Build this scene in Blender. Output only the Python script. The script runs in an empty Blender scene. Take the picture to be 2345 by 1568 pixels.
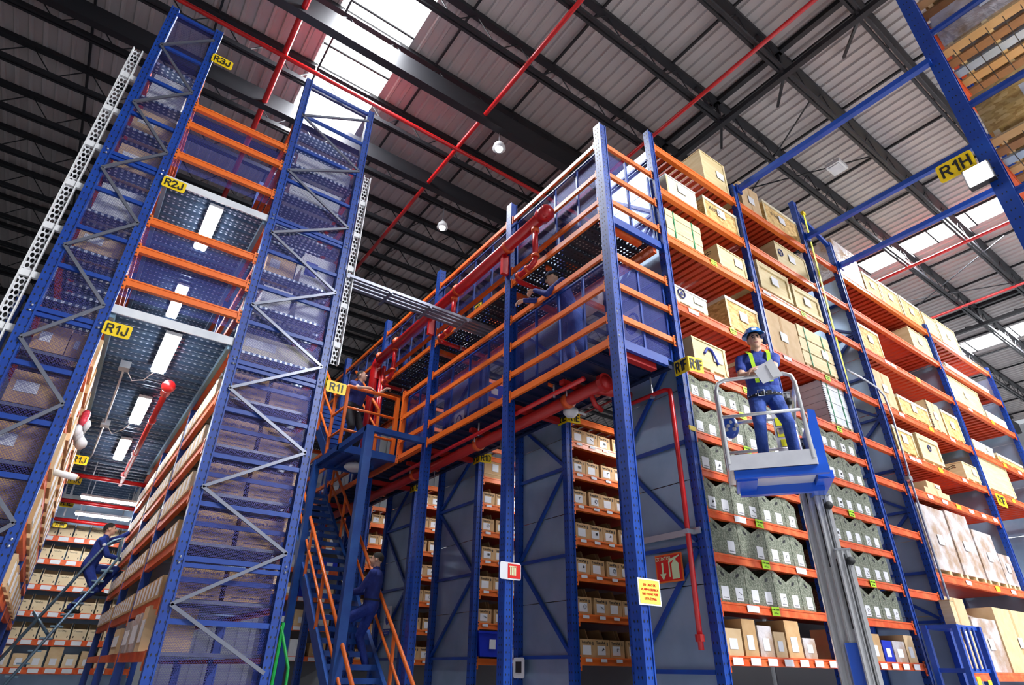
import bpy, bmesh, math, random
import numpy as np
from mathutils import Vector, Matrix

random.seed(7)
S = 0.85            # metres per survey unit
EH = 1.8            # eye height above the floor, survey units
scene = bpy.context.scene
COL = scene.collection

# ------------------------------------------------------------------ camera
F_PX, IMG_W, IMG_H = 1351.1, 2345.0, 1568.0
yaw, pitch, roll = 0.62061, 0.508114, 0.014564
cam_d = bpy.data.cameras.new('camera')
cam = bpy.data.objects.new('camera', cam_d)
COL.objects.link(cam)
_f = Vector((math.cos(pitch) * math.sin(yaw), math.cos(pitch) * math.cos(yaw), math.sin(pitch)))
_r = Vector((math.cos(yaw), -math.sin(yaw), 0.0))
_u = _r.cross(_f)
_r2 = math.cos(roll) * _r + math.sin(roll) * _u
_u2 = -math.sin(roll) * _r + math.cos(roll) * _u
M = Matrix((( _r2.x, _u2.x, -_f.x, 0.0), (_r2.y, _u2.y, -_f.y, 0.0), (_r2.z, _u2.z, -_f.z, EH * S), (0, 0, 0, 1)))
cam.matrix_world = M
cam_d.sensor_fit = 'HORIZONTAL'
cam_d.sensor_width = 36.0
cam_d.lens = 36.0 * F_PX / IMG_W
cam_d.clip_start = 0.05
cam_d.clip_end = 300.0
scene.camera = cam

# ------------------------------------------------------------------ world, light, exposure
world = bpy.data.worlds.new('world')
scene.world = world
world.use_nodes = True
_bg = world.node_tree.nodes['Background']
_bg.inputs['Color'].default_value = (0.86, 0.92, 1.0, 1.0)
_bg.inputs['Strength'].default_value = 0.42
vs = scene.view_settings
vs.view_transform = 'Standard'
vs.look = 'None'
vs.exposure = 0.6
vs.gamma = 1.0
vs.use_curve_mapping = False
scene.cycles.use_denoising = True
scene.cycles.use_adaptive_sampling = True
scene.cycles.adaptive_threshold = 0.12
scene.cycles.adaptive_min_samples = 16
scene.cycles.max_bounces = 4
scene.cycles.diffuse_bounces = 2
scene.cycles.glossy_bounces = 2
scene.cycles.transparent_max_bounces = 10
scene.cycles.caustics_reflective = False
scene.cycles.caustics_refractive = False
scene.cycles.sample_clamp_indirect = 6.0


def W(p):
    return Vector((p[0] * S, p[1] * S, (p[2] + EH) * S))


def area_light(name, p, size_x, size_y, power, direction=(0, 0, -1), color=(1, 1, 1)):
    d = bpy.data.lights.new(name, 'AREA')
    d.shape = 'RECTANGLE'
    d.size, d.size_y = size_x * S, size_y * S
    d.energy = power
    d.color = color
    o = bpy.data.objects.new(name, d)
    COL.objects.link(o)
    o.location = W(p)
    o.rotation_euler = Vector(direction).to_track_quat('-Z', 'Y').to_euler()
    return o


ROOF_Z = 13.9
# daylight falling through the roof's translucent strips; those behind the viewer are unseen, added for front light (x0, x1, y0, y1)
SKYLIGHTS = [(1.55, 3.05, 7.6, 13.4), (21.3, 22.5, 2.3, 7.2), (9.0, 10.6, -14.0, -3.0), (21.0, 22.6, -14.0, -3.0), (31.5, 33.0, 2.0, 9.0)]
for _i, (_a, _b, _c, _d) in enumerate(SKYLIGHTS):
    area_light('daylight_%d' % (_i + 1), ((_a + _b) / 2, (_c + _d) / 2, ROOF_Z - 0.12), _b - _a, _d - _c,
               (110.0, 170.0, 260.0, 260.0, 170.0)[_i] * (_b - _a) * (_d - _c), color=(0.93, 0.96, 1.0))

# ------------------------------------------------------------------ materials
MATS = {}


def _mk(name):
    m = bpy.data.materials.new(name)
    m.use_nodes = True
    nt = m.node_tree
    MATS[name] = m
    return m, nt, nt.nodes['Principled BSDF'], nt.nodes['Material Output']


def _coords(nt, scale, kind='Object'):
    tc = nt.nodes.new('ShaderNodeTexCoord')
    mp = nt.nodes.new('ShaderNodeMapping')
    mp.inputs['Scale'].default_value = scale if isinstance(scale, tuple) else (scale,) * 3
    nt.links.new(tc.outputs[kind], mp.inputs['Vector'])
    return mp.outputs['Vector']


def mat(name, col, rough=0.5, metal=0.0, col2=None, nscale=6.0, ndetail=4.0, lo=0.35, hi=0.7, bump=0.0, bscale=None,
        spec=0.5, coat=0.0, emit=None, estr=0.0, alpha=1.0, trans=0.0):
    m, nt, b, out = _mk(name)
    b.inputs['Base Color'].default_value = (*col, 1)
    b.inputs['Roughness'].default_value = rough
    b.inputs['Metallic'].default_value = metal
    b.inputs['Specular IOR Level'].default_value = spec
    b.inputs['Coat Weight'].default_value = coat
    b.inputs['Coat Roughness'].default_value = 0.28
    if emit:
        b.inputs['Emission Color'].default_value = (*emit, 1)
        b.inputs['Emission Strength'].default_value = estr
    b.inputs['Alpha'].default_value = alpha
    b.inputs['Transmission Weight'].default_value = trans
    if col2 is not None:
        v = _coords(nt, nscale)
        n = nt.nodes.new('ShaderNodeTexNoise')
        n.inputs['Detail'].default_value = ndetail
        n.inputs['Scale'].default_value = 1.0
        nt.links.new(v, n.inputs['Vector'])
        r = nt.nodes.new('ShaderNodeValToRGB')
        r.color_ramp.elements[0].position = lo
        r.color_ramp.elements[1].position = hi
        r.color_ramp.elements[0].color = (*col, 1)
        r.color_ramp.elements[1].color = (*col2, 1)
        nt.links.new(n.outputs['Fac'], r.inputs['Fac'])
        nt.links.new(r.outputs['Color'], b.inputs['Base Color'])
    if bump:
        v = _coords(nt, bscale or nscale)
        n = nt.nodes.new('ShaderNodeTexNoise')
        n.inputs['Detail'].default_value = 3.0
        n.inputs['Scale'].default_value = 1.0
        nt.links.new(v, n.inputs['Vector'])
        bp = nt.nodes.new('ShaderNodeBump')
        bp.inputs['Strength'].default_value = bump
        bp.inputs['Distance'].default_value = 0.02
        nt.links.new(n.outputs['Fac'], bp.inputs['Height'])
        nt.links.new(bp.outputs['Normal'], b.inputs['Normal'])
    return m


def holes_mat(name, base, pitch, radius, skew=0.0, stagger=False, aspect=1.0, axes=(0, 1), rim=None):
    """wrap a material so that a regular grid of holes lets light through (fine perforation)"""
    m = base.copy()
    m.name = name
    MATS[name] = m
    nt = m.node_tree
    b = nt.nodes['Principled BSDF']
    out = nt.nodes['Material Output']
    tc = nt.nodes.new('ShaderNodeTexCoord')
    sep = nt.nodes.new('ShaderNodeSeparateXYZ')
    nt.links.new(tc.outputs['Object'], sep.inputs['Vector'])

    def math_(op, a, b_=None):
        n = nt.nodes.new('ShaderNodeMath')
        n.operation = op
        for k, v in enumerate((a, b_)):
            if v is None:
                continue
            if isinstance(v, (int, float)):
                n.inputs[k].default_value = v
            else:
                nt.links.new(v, n.inputs[k])
        return n.outputs[0]
    s1, s2 = sep.outputs[axes[0]], sep.outputs[axes[1]]
    u = math_('DIVIDE', s1, pitch * S)
    v = math_('DIVIDE', s2, pitch * aspect * S)
    if stagger:
        half = math_('MULTIPLY', math_('FLOOR', v), 0.5)
        u = math_('ADD', u, half)
    fu = math_('SUBTRACT', math_('FRACT', u), 0.5)
    fv = math_('SUBTRACT', math_('FRACT', v), 0.5)
    d = math_('ADD', math_('POWER', math_('ABSOLUTE', fu), 2.0), math_('POWER', math_('ABSOLUTE', fv), 2.0))
    mask = math_('LESS_THAN', d, radius * radius)
    if rim:
        # bright dots painted on the grid, standing for light on the punched edges
        mx = nt.nodes.new('ShaderNodeMix')
        mx.data_type = 'RGBA'
        nt.links.new(math_('LESS_THAN', d, rim[0] * rim[0]), mx.inputs['Factor'])
        src = b.inputs['Base Color'].links[0].from_socket
        nt.links.new(src, mx.inputs['A'])
        mx.inputs['B'].default_value = (*rim[1], 1)
        nt.links.new(mx.outputs['Result'], b.inputs['Base Color'])
    tr = nt.nodes.new('ShaderNodeBsdfTransparent')
    mix = nt.nodes.new('ShaderNodeMixShader')
    nt.links.new(mask, mix.inputs['Fac'])
    nt.links.new(b.outputs['BSDF'], mix.inputs[1])
    nt.links.new(tr.outputs['BSDF'], mix.inputs[2])
    nt.links.new(mix.outputs['Shader'], out.inputs['Surface'])
    return m


def emit_mat(name, col, strength):
    m, nt, b, out = _mk(name)
    nt.nodes.remove(b)
    e = nt.nodes.new('ShaderNodeEmission')
    e.inputs['Color'].default_value = (*col, 1)
    e.inputs['Strength'].default_value = strength
    nt.links.new(e.outputs['Emission'], out.inputs['Surface'])
    return m


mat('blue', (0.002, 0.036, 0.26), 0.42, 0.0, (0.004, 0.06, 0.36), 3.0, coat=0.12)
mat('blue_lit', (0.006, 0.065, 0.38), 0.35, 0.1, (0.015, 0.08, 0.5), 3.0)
mat('stair_blue', (0.01, 0.06, 0.30), 0.4, 0.1, (0.02, 0.10, 0.38), 5.0)
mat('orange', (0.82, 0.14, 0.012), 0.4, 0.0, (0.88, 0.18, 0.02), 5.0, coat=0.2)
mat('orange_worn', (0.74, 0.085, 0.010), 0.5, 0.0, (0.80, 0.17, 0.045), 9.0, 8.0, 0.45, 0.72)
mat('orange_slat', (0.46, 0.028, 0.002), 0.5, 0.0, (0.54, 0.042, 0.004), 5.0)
mat('galv', (0.28, 0.39, 0.54), 0.32, 0.45, (0.40, 0.52, 0.69), 2.2, 6.0, 0.3, 0.75)
mat('silver', (0.55, 0.57, 0.62), 0.35, 0.8)
mat('zinc', (0.20, 0.21, 0.26), 0.38, 0.7)
mat('lift_panel', (0.72, 0.72, 0.76), 0.35, 0.2, (0.62, 0.62, 0.66), 5.0)
mat('alu', (0.74, 0.74, 0.74), 0.32, 0.6, (0.6, 0.6, 0.6), (30.0, 30.0, 2.0), 3.0)
mat('mesh_base', (0.05, 0.07, 0.34), 0.45, 0.2)
holes_mat('mesh_blue', MATS['mesh_base'], 0.022, 0.45, stagger=True, aspect=0.7, axes=(0, 2))
holes_mat('mesh_blue_y', MATS['mesh_base'], 0.022, 0.45, stagger=True, aspect=0.7, axes=(1, 2))
mat('mesh_tower_base', (0.045, 0.045, 0.24), 0.4, 0.3)
holes_mat('mesh_tower', MATS['mesh_tower_base'], 0.027, 0.465, stagger=True, aspect=0.62, axes=(0, 2))
mat('mesh_white_base', (0.7, 0.7, 0.72), 0.5)
holes_mat('mesh_white', MATS['mesh_white_base'], 0.05, 0.42, stagger=True, aspect=1.6, axes=(0, 2))
mat('deck_dark_base', (0.05, 0.055, 0.075), 0.45, 0.5)
holes_mat('deck_dark', MATS['deck_dark_base'], 0.075, 0.27, aspect=1.0)
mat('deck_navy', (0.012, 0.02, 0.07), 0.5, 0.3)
mat('deck_galv_base', (0.11, 0.17, 0.27), 0.3, 0.5, (0.06, 0.10, 0.18), 4.0)
holes_mat('deck_galv', MATS['deck_galv_base'], 0.078, 0.0, aspect=0.9, rim=(0.25, (0.8, 0.87, 0.97)))
mat('ply', (0.64, 0.48, 0.22), 0.65, 0, (0.76, 0.63, 0.36), (2.0, 2.0, 14.0), 5.0, 0.3, 0.7)
mat('pine', (0.66, 0.50, 0.24), 0.65, 0, (0.78, 0.66, 0.40), (2.0, 2.0, 24.0), 5.0, 0.3, 0.7)
mat('pine_dark', (0.52, 0.34, 0.15), 0.7, 0, (0.62, 0.43, 0.22), (2.0, 2.0, 24.0), 4.0)
mat('cream', (0.74, 0.66, 0.46), 0.6, 0, (0.80, 0.74, 0.56), 8.0)
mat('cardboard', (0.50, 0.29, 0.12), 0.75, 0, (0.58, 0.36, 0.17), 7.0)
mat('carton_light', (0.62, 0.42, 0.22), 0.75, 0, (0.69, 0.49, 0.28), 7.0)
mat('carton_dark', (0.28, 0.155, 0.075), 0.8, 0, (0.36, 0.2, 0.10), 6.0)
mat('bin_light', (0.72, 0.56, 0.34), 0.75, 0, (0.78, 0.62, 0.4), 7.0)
mat('paper', (0.76, 0.76, 0.79), 0.7)
mat('white', (0.8, 0.8, 0.8), 0.5)
mat('white_worn', (0.75, 0.76, 0.78), 0.5, 0, (0.6, 0.62, 0.66), 4.0)
mat('grey_mid', (0.22, 0.23, 0.25), 0.6)
mat('red', (0.55, 0.005, 0.008), 0.3, 0.0, (0.62, 0.012, 0.012), 4.0, coat=0.4)
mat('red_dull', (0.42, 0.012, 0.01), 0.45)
mat('yellow', (0.90, 0.62, 0.0), 0.5)
mat('yellow_bright', (0.85, 0.85, 0.02), 0.5)
mat('lime', (0.5, 0.85, 0.02), 0.5)
mat('note_yellow', (0.9, 0.8, 0.1), 0.6)
mat('black', (0.006, 0.006, 0.008), 0.5)
mat('ink', (0.02, 0.018, 0.02), 0.6)
mat('ink_blue', (0.01, 0.015, 0.14), 0.6)
mat('black_steel', (0.018, 0.018, 0.022), 0.5, 0.2)
mat('roof_sheet', (0.46, 0.42, 0.41), 0.55, 0.1, (0.54, 0.495, 0.48), 0.8)
mat('concrete', (0.32, 0.32, 0.33), 0.5, 0, (0.4, 0.4, 0.41), 1.5, 6.0)
mat('wall_sheet', (0.52, 0.53, 0.56), 0.6, 0, (0.6, 0.61, 0.63), 1.0)
mat('lift_blue', (0.01, 0.10, 0.62), 0.35, coat=0.3)
mat('glow_sign', (0.72, 0.78, 0.45), 0.6)
mat('sign_red', (0.75, 0.012, 0.006), 0.5)
mat('sign_blue', (0.01, 0.03, 0.35), 0.5)
mat('wrap', (0.60, 0.55, 0.55), 0.18, 0.0, (0.40, 0.27, 0.18), 3.0, 6.0, 0.42, 0.62, bump=0.6, bscale=14.0)
mat('wrap_clear', (0.75, 0.75, 0.78), 0.12, alpha=0.45)
mat('green_strap', (0.02, 0.30, 0.12), 0.4)
mat('green', (0.01, 0.35, 0.06), 0.4)
mat('rubber', (0.012, 0.012, 0.013), 0.7)
mat('plastic_blue', (0.008, 0.03, 0.5), 0.35)
mat('bag_red', (0.75, 0.06, 0.1), 0.4)
mat('ladder', (0.20, 0.32, 0.42), 0.35, 0.6)
mat('tube_light_body', (0.8, 0.8, 0.82), 0.4)
emit_mat('lamp', (0.93, 0.97, 1.0), 40.0)
emit_mat('lamp_flood', (1.0, 0.98, 0.94), 40.0)
emit_mat('daylight', (0.96, 0.98, 1.0), 3.2)
mat('skin', (0.62, 0.35, 0.24), 0.5, 0, (0.67, 0.40, 0.28), 12.0)
mat('skin_pale', (0.62, 0.36, 0.26), 0.5, 0, (0.66, 0.4, 0.29), 12.0)
mat('lips', (0.42, 0.14, 0.12), 0.5)
mat('eye_white', (0.75, 0.72, 0.7), 0.3)
mat('hair', (0.010, 0.008, 0.007), 0.85, 0, (0.03, 0.025, 0.022), 60.0)
mat('cloth_navy', (0.014, 0.026, 0.17), 0.8, 0, (0.022, 0.042, 0.24), 14.0, bump=0.5, bscale=18.0)
mat('cloth_royal', (0.010, 0.03, 0.22), 0.8, 0, (0.014, 0.045, 0.30), 14.0, bump=0.6, bscale=18.0)
mat('cloth_jean', (0.015, 0.05, 0.26), 0.8, 0, (0.025, 0.075, 0.36), 12.0, bump=0.6, bscale=18.0)
mat('cloth_black', (0.012, 0.013, 0.02), 0.8, bump=0.4, bscale=18.0)
mat('shoe', (0.02, 0.02, 0.022), 0.6)
mat('helmet', (0.008, 0.17, 0.55), 0.22, coat=0.5)
mat('cap_navy', (0.012, 0.03, 0.09), 0.8)


def osb_mat():
    m, nt, b, out = _mk('osb')
    v = _coords(nt, (14.0, 14.0, 26.0))
    vo = nt.nodes.new('ShaderNodeTexVoronoi')
    vo.inputs['Scale'].default_value = 1.0
    nt.links.new(v, vo.inputs['Vector'])
    r = nt.nodes.new('ShaderNodeValToRGB')
    e = r.color_ramp.elements
    e[0].color = (0.50, 0.27, 0.07, 1)
    e[1].color = (0.82, 0.56, 0.22, 1)
    e.new(0.5).color = (0.70, 0.44, 0.14, 1)
    sp = nt.nodes.new('ShaderNodeSeparateColor')
    nt.links.new(vo.outputs['Color'], sp.inputs[0])
    nt.links.new(sp.outputs[0], r.inputs['Fac'])
    nt.links.new(r.outputs['Color'], b.inputs['Base Color'])
    b.inputs['Roughness'].default_value = 0.65


def speckle_mat():
    m, nt, b, out = _mk('filebox')
    v = _coords(nt, 70.0)
    vo = nt.nodes.new('ShaderNodeTexVoronoi')
    vo.inputs['Scale'].default_value = 1.0
    nt.links.new(v, vo.inputs['Vector'])
    sp = nt.nodes.new('ShaderNodeSeparateColor')
    nt.links.new(vo.outputs['Color'], sp.inputs[0])
    r = nt.nodes.new('ShaderNodeValToRGB')
    e = r.color_ramp.elements
    e[0].color = (0.085, 0.10, 0.065, 1)
    e[1].color = (0.28, 0.29, 0.22, 1)
    e.new(0.45).color = (0.15, 0.165, 0.115, 1)
    nt.links.new(sp.outputs[1], r.inputs['Fac'])
    nt.links.new(r.outputs['Color'], b.inputs['Base Color'])
    b.inputs['Roughness'].default_value = 0.7


osb_mat()
speckle_mat()

# ------------------------------------------------------------------ mesh helpers
ORG = {}


class MB:
    """collects shapes (survey units) and links them as one mesh object"""

    def __init__(self):
        self.v, self.f, self.m = [], [], []

    def add(self, verts, faces, mi=0):
        o = len(self.v)
        self.v += [tuple(p) for p in verts]
        for f in faces:
            self.f.append(tuple(i + o for i in f))
            self.m.append(mi)
        return self

    def box(self, a, b, mi=0):
        (x0, y0, z0), (x1, y1, z1) = a, b
        x0, x1 = min(x0, x1), max(x0, x1)
        y0, y1 = min(y0, y1), max(y0, y1)
        z0, z1 = min(z0, z1), max(z0, z1)
        return self.add([(x0, y0, z0), (x1, y0, z0), (x1, y1, z0), (x0, y1, z0), (x0, y0, z1), (x1, y0, z1), (x1, y1, z1), (x0, y1, z1)],
                        [(0, 3, 2, 1), (4, 5, 6, 7), (0, 1, 5, 4), (1, 2, 6, 5), (2, 3, 7, 6), (3, 0, 4, 7)], mi)

    def bar(self, p, q, w, h, up=(0, 0, 1), mi=0):
        """rectangular bar from p to q; w across, h along up"""
        p, q, up = Vector(p), Vector(q), Vector(up)
        d = (q - p).normalized()
        s = d.cross(up)
        if s.length < 1e-5:
            s = d.cross(Vector((0, 1, 0)))
        s.normalize()
        t = s.cross(d).normalized()
        s, t = s * (w / 2), t * (h / 2)
        vs_ = [p - s - t, p + s - t, p + s + t, p - s + t, q - s - t, q + s - t, q + s + t, q - s + t]
        return self.add(vs_, [(0, 1, 2, 3), (4, 7, 6, 5), (0, 4, 5, 1), (1, 5, 6, 2), (2, 6, 7, 3), (3, 7, 4, 0)], mi)

    def tube(self, pts, r, n=10, mi=0, cap=True):
        pts = [Vector(p) for p in pts]
        rr = r if isinstance(r, (list, tuple)) else [r] * len(pts)
        rings = []
        prev = None
        for i, p in enumerate(pts):
            if i == 0:
                d = pts[1] - p
            elif i == len(pts) - 1:
                d = p - pts[i - 1]
            else:
                d = (pts[i + 1] - p).normalized() + (p - pts[i - 1]).normalized()
            d.normalize()
            if prev is None:
                a = d.cross(Vector((0, 0, 1)))
                if a.length < 1e-4:
                    a = d.cross(Vector((0, 1, 0)))
                a.normalize()
            else:
                a = prev - d * prev.dot(d)
                a.normalize()
            prev = a
            b = d.cross(a)
            rings.append([p + (a * math.cos(2 * math.pi * k / n) + b * math.sin(2 * math.pi * k / n)) * rr[i] for k in range(n)])
        vs_ = [v for ring in rings for v in ring]
        fs = []
        for i in range(len(rings) - 1):
            for k in range(n):
                k2 = (k + 1) % n
                fs.append((i * n + k, i * n + k2, (i + 1) * n + k2, (i + 1) * n + k))
        if cap:
            fs.append(tuple(reversed(range(n))))
            fs.append(tuple((len(rings) - 1) * n + k for k in range(n)))
        return self.add(vs_, fs, mi)

    def prism(self, poly, d, mi=0):
        """closed planar polygon extruded by the vector d"""
        n = len(poly)
        d = Vector(d)
        vs_ = [Vector(p) for p in poly] + [Vector(p) + d for p in poly]
        fs = [tuple(range(n)), tuple(reversed(range(n, 2 * n)))]
        for k in range(n):
            k2 = (k + 1) % n
            fs.append((k, n + k, n + k2, k2))
        return self.add(vs_, fs, mi)

    def sheet(self, a, b):
        """single thin sheet spanning the box a-b, whose flat axis is dropped"""
        (x0, y0, z0), (x1, y1, z1) = a, b
        if abs(x1 - x0) < abs(y1 - y0):
            x = (x0 + x1) / 2
            return self.add([(x, y0, z0), (x, y1, z0), (x, y1, z1), (x, y0, z1)], [(0, 1, 2, 3)])
        y = (y0 + y1) / 2
        return self.add([(x0, y, z0), (x1, y, z0), (x1, y, z1), (x0, y, z1)], [(0, 1, 2, 3)])

    def quad(self, a, b, c, d, mi=0):
        return self.add([a, b, c, d], [(0, 1, 2, 3)], mi)

    def ball(self, c, r, nu=12, nv=8, mi=0, z0=-1.0):
        c = Vector(c)
        rr = r if isinstance(r, (list, tuple)) else (r, r, r)
        vs_, fs = [], []
        t0 = math.asin(max(-1, z0))
        for j in range(nv + 1):
            t = t0 + (math.pi / 2 - t0) * j / nv
            for k in range(nu):
                a = 2 * math.pi * k / nu
                vs_.append(c + Vector((rr[0] * math.cos(t) * math.cos(a), rr[1] * math.cos(t) * math.sin(a), rr[2] * math.sin(t))))
        for j in range(nv):
            for k in range(nu):
                k2 = (k + 1) % nu
                fs.append((j * nu + k, j * nu + k2, (j + 1) * nu + k2, (j + 1) * nu + k))
        return self.add(vs_, fs, mi)

    def mesh(self, name, mats, origin=(0, 0, 0), smooth=False):
        me = bpy.data.meshes.new(name)
        o = Vector(origin)
        me.from_pydata([tuple((Vector(p) - o) * S) for p in self.v], [], self.f)
        if isinstance(mats, str):
            mats = [mats]
        for k in mats:
            me.materials.append(MATS[k])
        if len(mats) > 1:
            me.polygons.foreach_set('material_index', self.m)
        if smooth:
            me.polygons.foreach_set('use_smooth', [True] * len(me.polygons))
        me.update()
        return me

    def build(self, name, mats, parent=None, origin=None, smooth=False):
        if origin is None:
            a = np.array([tuple(p) for p in self.v])
            c = (a.min(0) + a.max(0)) / 2
            origin = (c[0], c[1], a[:, 2].min())
        return link(self.mesh(name, mats, origin, smooth), name, origin, parent)


def link(data, name, at, parent=None, rot=None, scale=None):
    o = bpy.data.objects.new(name, data)
    COL.objects.link(o)
    ORG[o.name] = Vector(at)
    if parent is not None:
        o.parent = parent
        o.location = (Vector(at) - ORG[parent.name]) * S
    else:
        o.location = W(at)
    if rot is not None:
        o.rotation_euler = rot
    if scale is not None:
        o.scale = scale
    return o


def tag(o, label=None, cat=None, group=None, kind=None):
    if label:
        o['label'] = label
    if cat:
        o['category'] = cat
    if group:
        o['group'] = group
    if kind:
        o['kind'] = kind
    return o


def empty(name, at, label=None, cat=None, group=None, kind=None):
    return tag(link(None, name, at), label, cat, group, kind)


_TXT = {}


def text_mesh(s, size, material, spacing=1.0, squeeze=1.0):
    """flat lettering as a mesh in the local XY plane, centred, size in survey units"""
    key = (s, size, material, spacing, squeeze)
    if key in _TXT:
        return _TXT[key]
    cu = bpy.data.curves.new('lettering', 'FONT')
    cu.body = s
    cu.size = size * S
    cu.align_x = 'CENTER'
    cu.align_y = 'CENTER'
    cu.space_character = spacing
    cu.extrude = 0.0015
    cu.resolution_u = 2
    ob = bpy.data.objects.new('lettering_tmp', cu)
    COL.objects.link(ob)
    dg = bpy.context.evaluated_depsgraph_get()
    me = bpy.data.meshes.new_from_object(ob.evaluated_get(dg))
    bpy.data.objects.remove(ob)
    bpy.data.curves.remove(cu)
    if squeeze != 1.0:
        me.transform(Matrix.Diagonal((squeeze, 1, 1, 1)))
    me.materials.clear()
    me.materials.append(MATS[material])
    _TXT[key] = me
    return me


GLYPH = {
    'R': [[(0, 0), (0, 1), (.42, 1), (.54, .88), (.54, .64), (.42, .52), (0, .52)], [(.28, .52), (.58, 0)]],
    '1': [[(.08, .78), (.32, 1), (.32, 0)]],
    '2': [[(0, .8), (.12, 1), (.42, 1), (.54, .86), (.54, .66), (0, 0), (.56, 0)]],
    '3': [[(0, .88), (.12, 1), (.42, 1), (.54, .86), (.54, .64), (.4, .53), (.2, .53)], [(.4, .53), (.54, .4), (.54, .14), (.42, 0), (.12, 0), (0, .12)]],
    'F': [[(0, 0), (0, 1), (.54, 1)], [(0, .52), (.44, .52)]],
    'E': [[(.54, 0), (0, 0), (0, 1), (.54, 1)], [(0, .52), (.44, .52)]],
    'D': [[(0, 0), (0, 1), (.36, 1), (.54, .8), (.54, .2), (.36, 0), (0, 0)]],
    'C': [[(.54, .8), (.42, 1), (.14, 1), (0, .84), (0, .16), (.14, 0), (.42, 0), (.54, .2)]],
    'H': [[(0, 0), (0, 1)], [(.54, 0), (.54, 1)], [(0, .52), (.54, .52)]],
    'I': [[(.15, 0), (.15, 1)]],
    'J': [[(.46, 1), (.46, .16), (.34, 0), (.14, 0), (0, .16), (0, .3)]],
    'K': [[(0, 0), (0, 1)], [(.54, 1), (0, .42)], [(.16, .58), (.58, 0)]],
    'L': [[(0, 1), (0, 0), (.52, 0)]],
    'M': [[(0, 0), (0, 1), (.3, .4), (.6, 1), (.6, 0)]],
}
GW = {'1': .5, 'I': .36, 'M': .76}


def sign_letters(text, h, w, material='black'):
    """bold block lettering for the aisle signs, fitted to the box w x h"""
    key = ('sign', text, h, w, material)
    if key in _TXT:
        return _TXT[key]
    tot = sum(GW.get(c, .68) + 0.14 for c in text) - 0.14
    k = min(w / tot, h * 1.05)
    x = -tot * k / 2
    m = MB()
    th = 0.165
    lift_ = 0.0
    for c in text:
        for ln in GLYPH[c]:
            for a, b in zip(ln[:-1], ln[1:]):
                lift_ += 0.0006
                p, q = Vector((x + (a[0] + .08) * k, (a[1] - .5) * h, lift_)), Vector((x + (b[0] + .08) * k, (b[1] - .5) * h, lift_))
                d = (q - p).normalized() * (th * h * 0.42)
                m.bar(p - d, q + d, th * h, 0.004, up=(0, 0, 1))
        x += (GW.get(c, .68) + 0.14) * k
    _TXT[key] = m.mesh('lettering', material)
    return _TXT[key]


def frame_rot(right, up):
    r, u = Vector(right).normalized(), Vector(up).normalized()
    n = r.cross(u)
    return Matrix((( r.x, u.x, n.x), (r.y, u.y, n.y), (r.z, u.z, n.z))).to_euler()


R_S = frame_rot((1, 0, 0), (0, 0, 1))      # facing the viewer who looks along +Y
R_W = frame_rot((0, -1, 0), (0, 0, 1))     # facing the viewer who looks along +X


def lettering(s, size, at, rot, parent, material='ink', name='lettering', squeeze=1.0):
    return link(text_mesh(s, size, material, 1.0, squeeze), name, at, parent, rot)


ORD = ['first', 'second', 'third', 'fourth', 'fifth', 'sixth', 'seventh', 'eighth', 'ninth', 'tenth', 'eleventh', 'twelfth',
       'thirteenth', 'fourteenth', 'fifteenth', 'sixteenth', 'seventeenth', 'eighteenth', 'nineteenth', 'twentieth',
       'twenty-first', 'twenty-second', 'twenty-third', 'twenty-fourth', 'twenty-fifth', 'twenty-sixth', 'twenty-seventh', 'twenty-eighth', 'twenty-ninth', 'thirtieth']
# ------------------------------------------------------------------ the building
FZ = -EH
X0, X1, Y0, Y1 = -22.0, 46.0, -16.0, 34.0
tag(MB().box((X0, Y0, FZ - 0.2), (X1, Y1, FZ)).build('floor', 'concrete'), 'smooth grey concrete warehouse floor', 'floor', kind='structure')


def corrugated(mb, a, b, axis, z_lo, amp, pitch, skip=()):
    """ribbed roof sheet between a and b; ribs run along Y"""
    x = a[0]
    while x < b[0] - 1e-6:
        xe = min(x + pitch, b[0])
        segs = [(a[1], b[1])]
        for (sx0, sx1, sy0, sy1) in skip:
            if x + pitch > sx0 + 1e-3 and x < sx1 - 1e-3:
                new = []
                for (p, q) in segs:
                    if sy1 <= p or sy0 >= q:
                        new.append((p, q))
                    else:
                        if sy0 > p:
                            new.append((p, sy0))
                        if sy1 < q:
                            new.append((sy1, q))
                segs = new
        w = xe - x
        for (p, q) in segs:
            xs = [x, x + w * 0.62, x + w * 0.72, x + w * 0.9, xe]
            zs = [z_lo, z_lo, z_lo - amp, z_lo - amp, z_lo]
            vs_ = []
            for xx, zz in zip(xs, zs):
                vs_ += [(xx, p, zz), (xx, q, zz)]
            mb.add(vs_, [(2 * k, 2 * k + 1, 2 * k + 3, 2 * k + 2) for k in range(4)])
        x = xe


rb = MB()
_sk = [(math.floor(a / 0.3) * 0.3, math.ceil(b / 0.3) * 0.3, c, d) for (a, b, c, d) in SKYLIGHTS]
corrugated(rb, (-21.0, Y0), (45.0, Y1), 1, ROOF_Z, 0.05, 0.3, _sk)
rb.box((-21.0, Y0, ROOF_Z + 0.1), (45.0, Y1, ROOF_Z + 0.15))
ceiling = tag(rb.build('ceiling', 'roof_sheet', origin=(0, 0, ROOF_Z)), 'ribbed pale metal roof sheeting over the warehouse', 'ceiling', kind='structure')

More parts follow.
